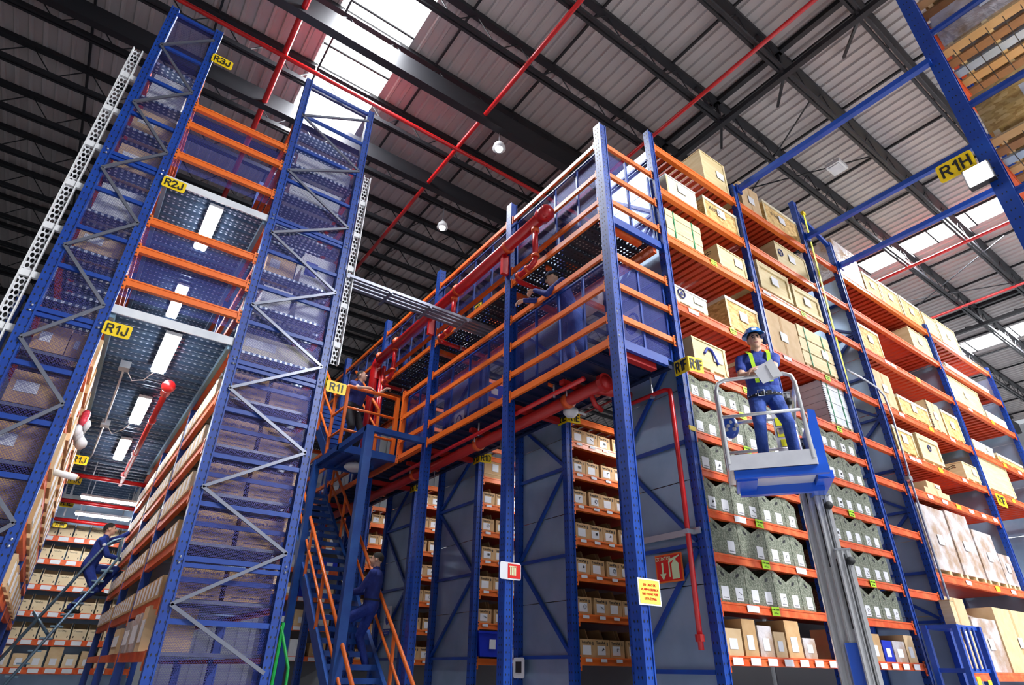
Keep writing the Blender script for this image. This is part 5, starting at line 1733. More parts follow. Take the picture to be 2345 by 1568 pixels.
def sz(y):
    return 0.177 + SLO * (y - 11.36)


ys0, ys1 = 11.36 - (1.8 + 0.177) / SLO, 15.7
for x in (SX0, SX1):
    MB().bar((x, ys0, sz(ys0) - 0.10), (x, ys1, sz(ys1) - 0.10), 0.07, 0.24).build('stringer', 'stair_blue', st)
tread = MB()
tread.box((0, 0, -0.05), (SX1 - SX0 - 0.07, 0.27, 0))
tread.box((0, 0, -0.09), (SX1 - SX0 - 0.07, 0.02, -0.05))
trd = tread.mesh('tread', 'stair_blue')
z = FZ + 0.21
while z < 4.1:
    y = 11.36 + (z - 0.177) / SLO - 0.05
    link(trd, 'tread', (SX0 + 0.035, y, z), st)
    z += 0.2075
for x in (SX0 - 0.02, SX1 + 0.02):
    for dz, r in ((0.98, 0.035), (0.5, 0.028)):
        MB().tube([(x, ys0 + 0.3, sz(ys0 + 0.3) + dz), (x, ys1 - 0.3, sz(ys1 - 0.3) + dz)], r, 8).build('handrail', 'orange', st, smooth=True)
    y = ys0 + 0.4
    while y < ys1:
        MB().bar((x, y, sz(y)), (x, y, sz(y) + 0.98), 0.05, 0.05, up=(0, 1, 0)).build('baluster', 'orange', st)
        y += 1.15
# landing: frame, posts and plate
ld = empty('stair_landing', (4.7, 12.3, FZ), 'blue steel landing on posts where the stair meets the walkway', 'platform')
LZ = 4.17
MB().box((4.03, 10.44, FZ), (4.19, 10.58, LZ)).build('post', 'lift_blue' if False else 'stair_blue', ld)
MB().box((4.0, 13.28, FZ), (4.14, 13.42, LZ)).build('post', 'stair_blue', ld)
MB().box((4.03, 10.44, LZ - 0.11), (5.45, 10.56, LZ)).build('frame_beam', 'stair_blue', ld)
MB().box((4.03, 10.5, LZ - 0.12), (4.15, 13.4, LZ)).build('frame_beam', 'stair_blue', ld)
MB().box((4.03, 13.3, LZ - 0.12), (5.4, 13.4, LZ)).build('frame_beam', 'stair_blue', ld)
MB().box((4.03, 11.9, LZ - 0.14), (5.4, 12.0, LZ + 0.02)).build('frame_beam', 'stair_blue', ld)
MB().box((4.12, 11.95, LZ - 0.04), (5.4, 13.35, LZ)).build('floor_plate', 'stair_blue', ld)
MB().box((4.1, 11.92, LZ - 0.18), (4.2, 13.3, LZ - 0.06)).build('frame_beam', 'stair_blue', ld)
for x in (4.5, 4.95):
    MB().box((x - 0.03, 12.0, LZ - 0.10), (x + 0.03, 13.3, LZ - 0.04)).build('stiffener', 'stair_blue', ld)
# upper flight
UY, UX0, UX1 = 12.75, 4.15, 5.15
for x in (UX0 - 0.05, UX1 + 0.05):
    MB().bar((x, UY, LZ - 0.02), (x, UY + 2.5, LZ + 2.23), 0.07, 0.24).build('stringer', 'stair_blue', ld)
for k in range(10):
    link(trd, 'tread', (UX0, UY + 0.2 + 0.232 * k, LZ + 0.2 + 0.2075 * k), ld)
lr = empty('landing_railing', (4.7, 12.0, LZ), 'orange tubular railing round the stair landing', 'railing')
RZ = LZ
for z, r in ((5.58, 0.045), (5.08, 0.032), (4.55, 0.032)):
    MB().tube([(4.08, 12.02, z), (5.3, 12.02, z)], r, 8).build('rail', 'orange', lr, smooth=True)
    MB().tube([(4.08, 12.02, z), (4.06, 12.75, z), (4.06, UY + 1.9, z + 1.85)], r * 0.9, 8).build('rail', 'orange', lr, smooth=True)
for x, y, z1 in ((4.08, 12.02, 5.58), (5.3, 12.02, 5.58), (4.06, 12.75, 5.58), (4.06, 13.7, 6.4)):
    MB().bar((x, y, LZ if y < 13 else LZ + 0.85), (x, y, z1), 0.06, 0.06, up=(0, 1, 0)).build('post', 'orange', lr)
MB().bar((5.3, 12.02, LZ - 0.1), (5.3, 12.02, 5.6), 0.09, 0.09, up=(0, 1, 0)).build('post', 'orange', lr)
for z, r in ((5.58, 0.04), (5.08, 0.03)):
    MB().tube([(5.22, 12.9, z), (5.22, UY + 2.2, z + 1.85)], r, 8).build('rail', 'orange', lr, smooth=True)
MB().bar((5.22, 12.9, LZ), (5.22, 12.9, 5.58), 0.05, 0.05, up=(0, 1, 0)).build('post', 'orange', lr)

# goods rack glimpsed beyond the stair
bk = empty('shelf_rack', (6.8, 20.0, FZ), 'crowded background rack glimpsed through the staircase', 'rack', 'background racks')
for x in (5.3, 7.9):
    upright(bk, x, 19.5, 5.6, holes=False)
for z in (0.3, 1.1, 1.9, 2.7, 3.4, 4.4, 5.2):
    beam(bk, (5.35, 19.5, z), (7.85, 19.5, z), 0.13, 0.07, 'orange_worn', conn=False)
    MB().box((5.35, 19.54, z - 0.04), (7.85, 20.3, z - 0.01)).build('shelf', 'orange_slat', bk)
    for k in range(4):
        link(wt, 'shelf_ticket', (5.5 + 0.6 * k, 19.455, z - 0.065), bk)
MB().box((5.3, 20.3, FZ), (7.9, 20.32, 5.6)).build('back_sheet', 'grey_mid', bk)  # dark sheet added to stand in for the shade behind the stair
for li, z in enumerate((0.3, 1.1, 1.9, 2.7, 3.4, 4.4)):
    for k in range(4):
        x = 5.5 + 0.6 * k
        mt = ('carton_light', 'white_worn', 'cardboard', 'plastic_blue')[(k + li * 3) % 4]
        nm = {'carton_light': 'pale carton', 'white_worn': 'white carton', 'cardboard': 'brown carton', 'plastic_blue': 'blue tote'}[mt]
        e = empty('carton', (x + 0.2, 19.7, z), '%s, %s along shelf %s of the rack beyond the stair' % (nm, ORD[k], ['one', 'two', 'three', 'four', 'five', 'six'][li]), 'box', 'goods on the rack beyond the stair')
        MB().box((x, 19.48, z), (x + 0.48, 19.9, z + 0.36 + 0.08 * (k % 2))).build('body', mt, e)
        MB().box((x + 0.12, 19.472, z + 0.08), (x + 0.32, 19.48, z + 0.24)).build('paper_label', 'paper', e)
for i, (z, lab) in enumerate(((0.9, 'brown carton sticking out of the R1I side near the stair foot'), (1.6, 'brown carton sticking out of the R1I side, one tier higher'), (2.25, 'brown carton sticking out of the R1I side, two tiers higher'))):
    e = empty('carton', (2.45, 8.9, z), lab, 'box', 'cartons sticking out by the stair')
    MB().box((2.36, 8.75, z), (2.56, 9.2, z + 0.38)).build('body', 'carton_light', e)
    MB().box((2.56, 8.85, z + 0.1), (2.564, 9.05, z + 0.25)).build('paper_label', 'paper', e)
g = empty('green_pole', (2.75, 9.2, FZ), 'green hand truck pole standing beside the R1I tower foot', 'pole')
MB().tube([(2.72, 9.2, FZ), (2.74, 9.2, 0.55)], 0.025, 8).build('pole', 'green', g)
MB().tube([(2.72, 9.2, 0.5), (2.9, 9.15, 0.0), (2.95, 9.15, FZ)], 0.02, 8).build('brace', 'green', g)

# ------------------------------------------------------------------ the one-man lift
UR = Vector((0.583, -0.812, 0)).normalized()
DP = Vector((0.812, 0.583, 0)).normalized()
LO = Vector((6.42, 4.25, 0))
UPV = Vector((0, 0, 1))


def LP(a, b, z):
    return LO + UR * a + DP * b + UPV * z


def lbox(mb, a0, a1, b0, b1, z0, z1, mi=0):
    v = [LP(a, b, z) for z in (z0, z1) for (a, b) in ((a0, b0), (a1, b0), (a1, b1), (a0, b1))]
    return mb.add(v, [(0, 3, 2, 1), (4, 5, 6, 7), (0, 1, 5, 4), (1, 2, 6, 5), (2, 3, 7, 6), (3, 0, 4, 7)], mi)


lf = empty('personnel_lift', LP(0.9, 0.9, FZ), 'blue one-man lift with aluminium mast and railed basket in front of rack R1F', 'lift')
BW, BD = 0.99, 0.80
lbox(MB(), 0, BW, 0, BD, 2.25, 2.28).build('basket_floor', 'alu', lf)
lbox(MB(), -0.01, BW, -0.015, 0.0, 2.22, 2.41).build('toe_board', 'lift_panel', lf)
lbox(MB(), -0.02, -0.005, 0, BD, 2.22, 2.41).build('toe_board', 'lift_panel', lf)
lbox(MB(), BW, BW + 0.015, 0, BD, 2.22, 2.41).build('toe_board', 'lift_panel', lf)
lbox(MB(), 0.04, BW + 0.12, 0.02, 0.10, 2.12, 2.22).build('under_frame', 'lift_blue', lf)
lbox(MB(), 0.10, BW + 0.12, BD - 0.2, BD - 0.1, 2.05, 2.22).build('under_frame', 'lift_blue', lf)
lbox(MB(), 0.06, 0.3, 0.1, BD - 0.1, 2.10, 2.2).build('under_frame', 'lift_blue', lf)
lbox(MB(), 0.3, BW, 0.1, BD - 0.2, 2.16, 2.22).build('under_panel', 'lift_panel', lf)
ZT = 3.45


def lrail(pts, r=0.026, nm='rail'):
    return MB().tube([LP(*p) for p in pts], r, 10).build(nm, 'alu', lf, smooth=True)


lrail([(0.0, 0, 2.3), (-0.01, 0, 3.30), (0.02, 0, 3.41), (0.12, 0, ZT), (0.84, 0, ZT), (0.93, 0, 3.41), (0.96, 0, 3.30), (0.97, 0, 2.3)])
lrail([(0.0, 0, 2.93), (0.97, 0, 2.93)], 0.022)
lrail([(-0.01, 0, 3.32), (-0.01, 0.35, 3.3), (0.0, BD, 3.1), (0.0, BD, 2.3)])
lrail([(0.0, 0.02, 2.93), (0.0, BD, 2.70)], 0.022)
lrail([(0.05, BD, 3.12), (0.5, BD, 3.14), (0.95, BD, 3.12), (0.97, BD, 2.3)])
lrail([(0.0, BD, 2.70), (0.97, BD, 2.70)], 0.022)
lrail([(0.96, 0, 3.32), (0.97, 0.4, 3.25), (0.97, BD, 3.1)])
lbox(MB(), BW - 0.30, BW - 0.02, BD - 0.02, BD + 0.02, 2.5, 3.2).build('control_panel', 'lift_panel', lf)
for k, (a, z, w, h) in enumerate(((0.72, 3.02, 0.14, 0.12), (0.72, 2.86, 0.2, 0.12), (0.74, 2.72, 0.12, 0.1), (0.86, 2.95, 0.07, 0.14))):
    p = lbox(MB(), a, a + w, BD - 0.026, BD - 0.02, z, z + h).build('warning_sticker', 'yellow_bright', lf)
cg = MB()
v = [LP(a, b, z) for (a, z) in ((BW + 0.02, 2.15), (BW + 0.16, 2.12), (BW + 0.16, 3.0), (BW + 0.08, 3.02), (BW + 0.02, 2.6)) for b in (0.25, 0.3)]
cg.add(v, [(0, 2, 4, 6, 8), (9, 7, 5, 3, 1), (0, 1, 3, 2), (2, 3, 5, 4), (4, 5, 7, 6), (6, 7, 9, 8), (8, 9, 1, 0)])
cg.build('carriage_plate', 'lift_blue', lf)
lbox(MB(), BW + 0.02, BW + 0.2, 0.3, 1.25, 2.12, 2.22).build('carriage_arm', 'lift_blue', lf)
lbox(MB(), BW + 0.1, BW + 0.2, 0.9, 1.3, 2.2, 3.0).build('carriage_plate', 'lift_blue', lf)
# telescoping mast sections, each a fluted extrusion with a pulley
for k, zt in enumerate((3.72, 2.95, 2.12, 1.40)):
    a0 = 0.90 + 0.075 * k
    b0 = 1.36 - 0.10 * k
    m = MB()
    lbox(m, a0, a0 + 0.17, b0, b0 + 0.095, FZ + 0.3, zt)
    for q in range(3):
        lbox(m, a0 + 0.012 + 0.056 * q, a0 + 0.034 + 0.056 * q, b0 - 0.014, b0, FZ + 0.3, zt)
    s = m.build('mast_section', 'alu', lf)
    lbox(MB(), a0 - 0.01, a0 + 0.18, b0 - 0.02, b0 + 0.1, zt, zt + 0.02).build('cap', 'grey_mid', s)
    lbox(MB(), a0 + 0.085, a0 + 0.1, b0 - 0.018, b0 - 0.006, FZ + 0.5, zt - 0.05).build('groove', 'rubber', s)
    c = LP(a0 + 0.14, b0 - 0.035, zt - 0.14)
    MB().tube([c - DP * 0.02, c + DP * 0.02], 0.05, 14).build('pulley', 'rubber', s, smooth=True)
    lbox(MB(), a0 - 0.008, a0, b0 + 0.02, b0 + 0.06, zt - 0.9, zt - 0.1).build('chain', 'rubber', s)
lbox(MB(), 0.5, 1.4, 1.0, 1.9, FZ + 0.12, FZ + 0.45).build('chassis', 'lift_blue', lf)
lbox(MB(), 1.0, 1.25, 1.12, 1.2, FZ + 0.45, 0.35).build('battery_cover', 'lift_blue', lf)
for a in (0.55, 1.35):
    for b in (1.08, 1.82):
        c = LP(a, b, FZ + 0.13)
        MB().tube([c - UR * 0.04, c + UR * 0.04], 0.13, 16).build('wheel', 'rubber', lf, smooth=True)
# tools clipped to the basket
tl = empty('hand_tool', LP(0.86, 0.72, 2.55), 'red hand tool with silver head clipped inside the lift basket', 'tool')
MB().tube([LP(0.88, 0.66, 2.48), LP(0.88, 0.66, 2.88)], 0.055, 12).build('body', 'red', tl, smooth=True)
MB().tube([LP(0.72, 0.60, 2.88), LP(0.95, 0.66, 2.94)], 0.045, 10).build('head', 'silver', tl, smooth=True)
gb = empty('tool_pouch', LP(0.1, 0.7, 2.95), 'blue cloth pouch hung on the lift rail beside the worker', 'bag')
m = MB()
m.ball(LP(0.12, 0.72, 3.05), (0.12, 0.12, 0.17), 12, 8)
m.build('body', 'lift_blue', gb, smooth=True)
for k in range(5):
    MB().ball(LP(0.06 + 0.035 * k, 0.62, 2.98 + 0.05 * (k % 3)), 0.03, 8, 5).build('print', 'paper', gb)

# blue stock cart at the gap
ct = empty('stock_cart', (12.2, 4.55, FZ), 'blue metal cart with yellow stickers standing by the rack gap', 'cart')
for x in (11.85, 12.75):
    for y in (4.3, 4.75):
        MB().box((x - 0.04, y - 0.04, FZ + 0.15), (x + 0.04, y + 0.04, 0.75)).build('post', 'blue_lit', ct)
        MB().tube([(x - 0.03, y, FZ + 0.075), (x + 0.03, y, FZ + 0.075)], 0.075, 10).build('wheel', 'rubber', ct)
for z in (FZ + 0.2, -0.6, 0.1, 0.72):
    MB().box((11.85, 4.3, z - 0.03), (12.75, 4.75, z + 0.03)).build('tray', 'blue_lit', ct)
for x in (12.1, 12.3, 12.5):
    MB().box((x - 0.025, 4.28, 0.1), (x + 0.025, 4.31, 0.72)).build('bar', 'blue_lit', ct)
for x, z in ((12.0, -0.1), (12.4, -0.15), (12.6, -0.3), (12.2, -0.4)):
    MB().box((x - 0.07, 4.255, z - 0.12), (x + 0.07, 4.262, z + 0.12)).build('sticker', 'yellow_bright', ct)
rc = empty('pine_block', (12.6, 4.85, 0.75), 'loose pine block standing on the blue cart', 'block')
MB().box((12.5, 4.5, 0.75), (12.66, 4.66, 1.15)).build('block', 'pine', rc)
MB().box((12.49, 4.49, 1.15), (12.67, 4.67, 1.17)).build('cap', 'pine_dark', rc)

# ------------------------------------------------------------------ rack R1H close at the right
rh = empty('pallet_rack', (10.9, 0.4, FZ), 'dark blue rack R1H overhead with crates, seen from below', 'rack')
for (x, y) in ((9.65, 1.05), (9.65, -0.45), (12.4, 1.05), (12.4, -0.45)):
    upright(rh, x, y, 12.2, w=0.24, d=0.2, pitch=0.16)
for z in (8.04, 6.2, 4.4, 9.9, 11.4):
    MB().tube([(9.65, 1.0, z), (9.65, -0.4, z)], 0.06, 8).build('brace', 'blue', rh)
HL = [11.0, 9.6, 7.40, 5.2]
for z in HL:
    for y in (1.05, -0.45):
        beam(rh, (9.78, y, z), (12.28, y, z), 0.2, 0.09, 'orange_worn')
    for k in range(8):
        MB().box((9.85 + 0.31 * k, -0.42, z - 0.04), (10.05 + 0.31 * k, 1.0, z)).build('deck_board', ('pine_dark', 'carton_dark', 'galv')[k % 3], rh)
for i, (x0, x1, y0, y1, z, zt, kind, lab) in enumerate(((9.85, 10.9, -0.2, 0.92, 7.40, 8.35, 'osb', 'chipboard crate on rack R1H beyond the blue brace'),
                                                        (11.0, 12.2, -0.3, 0.9, 7.40, 8.2, 'cardboard', 'brown carton deeper in rack R1H'),
                                                        (9.9, 11.0, -0.3, 0.9, 9.6, 10.5, 'wrap', 'film-wrapped load high in rack R1H'),
                                                        (11.1, 12.2, -0.3, 0.9, 9.6, 10.4, 'cardboard', 'brown carton load high in rack R1H'),
                                                        (9.9, 11.0, -0.3, 0.9, 11.0, 11.8, 'cardboard', 'brown carton at the very top of rack R1H'),
                                                        (9.9, 11.1, -0.3, 0.85, 5.2, 6.4, 'carton_light', 'pale carton load in the lower tier of rack R1H'))):
    e = empty('wooden_crate' if kind == 'osb' else 'carton', ((x0 + x1) / 2, (y0 + y1) / 2, z), lab, 'crate' if kind == 'osb' else 'box', 'goods on rack R1H')
    MB().box((x0, y0, z + 0.1), (x1, y1, zt)).build('body', kind, e)
    for yy in (y0 + 0.05, (y0 + y1) / 2 - 0.04, y1 - 0.13):
        MB().box((x0, yy, z), (x1, yy + 0.08, z + 0.1)).build('pallet_block', 'pine', e)
    MB().box((x0 - 0.012, y0 + 0.3, z + 0.4), (x0 - 0.002, y0 + 0.55, z + 0.65)).build('paper_label', 'paper', e)
for z in (7.15, 9.35):
    for k in range(6):
        MB().bar((9.72, -0.4 + 0.24 * k, z), (12.3, -0.4 + 0.24 * k, z), 0.012, 0.012).build('wire', 'black_steel', rh)
aisle_sign((9.50, 1.42, 6.98), (0, -1, 0), 'R1H', 'large yellow R1H sign beside the glaring floodlight', 0.5, 0.34)
fl = empty('flood_light', (9.5, 1.2, 6.5), 'glaring white floodlight on the post of rack R1H', 'lamp')
MB().box((9.42, 1.04, 6.44), (9.54, 1.38, 6.78)).build('housing', 'black_steel', fl)
MB().box((9.405, 1.06, 6.46), (9.42, 1.36, 6.76)).build('lens', 'lamp_flood', fl)
MB().box((9.54, 1.12, 6.58), (9.6, 1.2, 6.64)).build('bracket', 'silver', fl)

# ------------------------------------------------------------------ rolling ladder in the tower aisle
la = empty('rolling_ladder', (0.5, 16.4, FZ), 'grey-blue tubular rolling ladder leaning up in the tower aisle', 'ladder')
for y in (16.12, 16.62):
    MB().tube([(-0.9, y, FZ), (0.98, y, 2.05)], 0.03, 8).build('stringer', 'ladder', la, smooth=True)
    MB().tube([(-0.75, y, -0.62), (0.66, y, 2.0 + 0.28), (0.80, y, 2.42), (0.95, y, 2.48), (0.98, y, 2.05)], 0.026, 8).build('handrail', 'ladder', la, smooth=True)
    for t in (0.22, 0.60):
        a = Vector((-0.9, y, FZ)).lerp(Vector((0.98, y, 2.05)), t)
        MB().tube([a, a + Vector((-0.40, 0, 0.42))], 0.022, 8).build('strut', 'ladder', la, smooth=True)
    MB().tube([(0.2, y, 0.0 - 0.6), (0.35, y, FZ)], 0.026, 8).build('leg', 'ladder', la, smooth=True)
    MB().tube([(-0.3, y, -1.15), (0.95, y, -1.15), (0.98, y, FZ)], 0.022, 8).build('base_bar', 'ladder', la, smooth=True)
for k in range(16):
    t = 0.06 + 0.058 * k
    a = Vector((-0.9, 16.37, FZ)).lerp(Vector((0.98, 16.37, 2.05)), t)
    MB().box((a.x - 0.11, 16.12, a.z), (a.x + 0.11, 16.62, a.z + 0.03)).build('step', 'ladder', la)
# ------------------------------------------------------------------ people
def v3(*a):
    return Vector(a)


def roundcone(p0, r0, p1, r1, n=14, k=5):
    p0, p1 = Vector(p0), Vector(p1)
    d = p1 - p0
    if d.length < 1e-6:
        d = Vector((0, 0, 1e-4))
    ax = d.normalized()
    a = ax.cross(Vector((0, 0, 1)))
    if a.length < 1e-3:
        a = ax.cross(Vector((0, 1, 0)))
    a.normalize()
    b = ax.cross(a)
    rings = []
    for j in range(k + 1):
        t = -math.pi / 2 + (math.pi / 2) * j / k
        rings.append((p0 + ax * (r0 * math.sin(t)), r0 * math.cos(t)))
    for j in range(k + 1):
        t = (math.pi / 2) * j / k
        rings.append((p1 + ax * (r1 * math.sin(t)), r1 * math.cos(t)))
    vs_, fs = [], []
    for c, r in rings:
        r = max(r, 1e-4)
        vs_ += [c + (a * math.cos(2 * math.pi * q / n) + b * math.sin(2 * math.pi * q / n)) * r for q in range(n)]
    for j in range(len(rings) - 1):
        for q in range(n):
            q2 = (q + 1) % n
            fs.append((j * n + q, j * n + q2, (j + 1) * n + q2, (j + 1) * n + q))
    fs.append(tuple(reversed(range(n))))
    fs.append(tuple((len(rings) - 1) * n + q for q in range(n)))
    return vs_, fs


def ik2(a, b, l1, l2, pole):
    a, b = Vector(a), Vector(b)
    d = b - a
    L = d.length
    mx = (l1 + l2) * 0.995
    if L > mx:
        b = a + d.normalized() * mx
        d = b - a
        L = mx
    x = (l1 * l1 - l2 * l2 + L * L) / (2 * L)
    h = math.sqrt(max(0.0, l1 * l1 - x * x))
    dn = d.normalized()
    p = Vector(pole)
    p = (p - dn * p.dot(dn))
    p.normalize()
    return a + dn * x + p * h, b


class Body:
    def __init__(self):
        self.v, self.f, self.prims = [], [], []

    def add(self, vf):
        o = len(self.v)
        self.v += [tuple(p) for p in vf[0]]
        self.f += [tuple(i + o for i in f) for f in vf[1]]

    def cone(self, p0, r0, p1, r1, mt):
        self.add(roundcone(p0, r0, p1, r1))
        self.prims.append(('c', np.array(p0), np.array(p1), r0, r1, mt))

    def ell(self, c, R, r, mt, n=16, m=10, solid=True):
        """ellipsoid: R 3x3 with columns right, forward, up"""
        if solid:
            vs_, fs = [], []
            for j in range(m + 1):
                t = -math.pi / 2 + math.pi * j / m
                for q in range(n):
                    a = 2 * math.pi * q / n
                    p = Vector((r[0] * max(math.cos(t), 1e-3) * math.cos(a), r[1] * max(math.cos(t), 1e-3) * math.sin(a), r[2] * math.sin(t)))
                    vs_.append(Vector(c) + R @ p)
            for j in range(m):
                for q in range(n):
                    q2 = (q + 1) % n
                    fs.append((j * n + q, j * n + q2, (j + 1) * n + q2, (j + 1) * n + q))
            fs.append(tuple(reversed(range(n))))
            fs.append(tuple(m * n + q for q in range(n)))
            self.add((vs_, fs))
        self.prims.append(('e', np.array(c), np.array(R), np.array(r), None, mt))

    def loft(self, secs, mt_fn, n=20):
        """secs: list of (centre, right vec, fwd vec, half width, half depth)"""
        vs_, fs = [], []
        for (c, rt, fw, hw, hd) in secs:
            for q in range(n):
                a = 2 * math.pi * q / n
                ca, sa = math.cos(a), math.sin(a)
                e = 0.85
                vs_.append(Vector(c) + rt * (hw * math.copysign(abs(ca) ** e, ca)) + fw * (hd * math.copysign(abs(sa) ** e, sa)))
        for j in range(len(secs) - 1):
            for q in range(n):
                q2 = (q + 1) % n
                fs.append((j * n + q, j * n + q2, (j + 1) * n + q2, (j + 1) * n + q))
        fs.append(tuple(reversed(range(n))))
        fs.append(tuple((len(secs) - 1) * n + q for q in range(n)))
        self.add((vs_, fs))
        for j in range(len(secs) - 1):
            a, b = secs[j], secs[j + 1]
            for s in (-1, 0, 1):
                ra, rb_ = min(a[3], a[4]), min(b[3], b[4])
                pa = Vector(a[0]) + a[1] * (s * max(0, a[3] - ra))
                pb = Vector(b[0]) + b[1] * (s * max(0, b[3] - rb_))
                self.prims.append(('c', np.array(pa), np.array(pb), ra, rb_, mt_fn(j)))

    def finish(self, name, voxel, loc, yaw_):
        me = bpy.data.meshes.new(name)
        me.from_pydata(self.v, [], self.f)
        ob = bpy.data.objects.new(name + '_tmp', me)
        COL.objects.link(ob)
        md = ob.modifiers.new('r', 'REMESH')
        md.mode = 'VOXEL'
        md.voxel_size = voxel
        sm_ = ob.modifiers.new('s', 'SMOOTH')
        sm_.factor = 0.5
        sm_.iterations = 2
        dg = bpy.context.evaluated_depsgraph_get()
        out = bpy.data.meshes.new_from_object(ob.evaluated_get(dg))
        bpy.data.objects.remove(ob)
        out.name = name
        mats = []
        for p in self.prims:
            if p[5] not in mats:
                mats.append(p[5])
        out.materials.clear()
        for k in mats:
            out.materials.append(MATS[k])
        nf = len(out.polygons)
        co = np.empty(nf * 3)
        out.polygons.foreach_get('center', co)
        co = co.reshape(-1, 3)
        best = np.full(nf, 1e9)
        idx = np.zeros(nf, dtype=np.int32)
        for p in self.prims:
            if p[0] == 'c':
                a, b = p[1], p[2]
                d = b - a
                t = np.clip(((co - a) @ d) / max(d @ d, 1e-9), 0, 1)
                dist = np.linalg.norm(co - (a + t[:, None] * d), axis=1) - (p[3] + (p[4] - p[3]) * t)
            else:
                q = (co - p[1]) @ p[2] / p[3]
                dist = (np.linalg.norm(q, axis=1) - 1) * p[3].min()
            m = dist < best
            best[m] = dist[m]
            idx[m] = mats.index(p[5])
        out.polygons.foreach_set('material_index', idx)
        out.polygons.foreach_set('use_smooth', [True] * nf)
        out.update()
        o = bpy.data.objects.new(name, out)
        COL.objects.link(o)
        o.location = loc
        o.rotation_euler = (0, 0, yaw_)
        return o


def hand(B, wrist, d, nrm, side, curl, mt='skin', spread=0.0, thumb_in=0.5):
    """palm and five fingers; d = direction of the fingers, nrm = out of the back of the hand, side=+1 thumb on +cross side"""
    d = Vector(d).normalized()
    nrm = Vector(nrm)
    nrm = (nrm - d * nrm.dot(d)).normalized()
    s = d.cross(nrm) * side      # towards the thumb
    w = Vector(wrist)
    pc = w + d * 0.05
    R = Matrix(((s.x, d.x, nrm.x), (s.y, d.y, nrm.y), (s.z, d.z, nrm.z)))
    B.ell(pc, R, (0.040, 0.056, 0.019), mt)
    B.cone(w, 0.026, w + d * 0.03, 0.028, mt)
    for k, (off, ln) in enumerate(((0.029, 0.072), (0.0095, 0.082), (-0.0105, 0.076), (-0.029, 0.060))):
        base = w + d * (0.092 - 0.004 * abs(k - 1)) + s * off
        dd = (d + s * (off * spread * 8)).normalized()
        p = base - d * 0.012
        ang = 0.0
        for j, fr_ in enumerate((0.45, 0.32, 0.25)):
            ang += curl * (0.9 if j == 0 else 1.0)
            q = p + (dd * math.cos(ang) - nrm * math.sin(ang)) * (ln * fr_ + (0.012 if j == 0 else 0))
            B.cone(p, 0.0098 - 0.0006 * j, q, 0.0092 - 0.0008 * j, mt)
            p = q
    t0 = w + d * 0.025 + s * 0.028
    t1 = t0 + (d * 0.75 + s * 0.75 - nrm * 0.25 * thumb_in).normalized() * 0.045
    t2 = t1 + (d * 0.95 + s * (0.25 - 0.5 * thumb_in) - nrm * 0.5 * thumb_in).normalized() * 0.034
    B.cone(t0, 0.015, t1, 0.0118, mt)
    B.cone(t1, 0.0115, t2, 0.0095, mt)


def rotm(rt, fw, up):
    return Matrix(((rt.x, fw.x, up.x), (rt.y, fw.y, up.y), (rt.z, fw.z, up.z)))


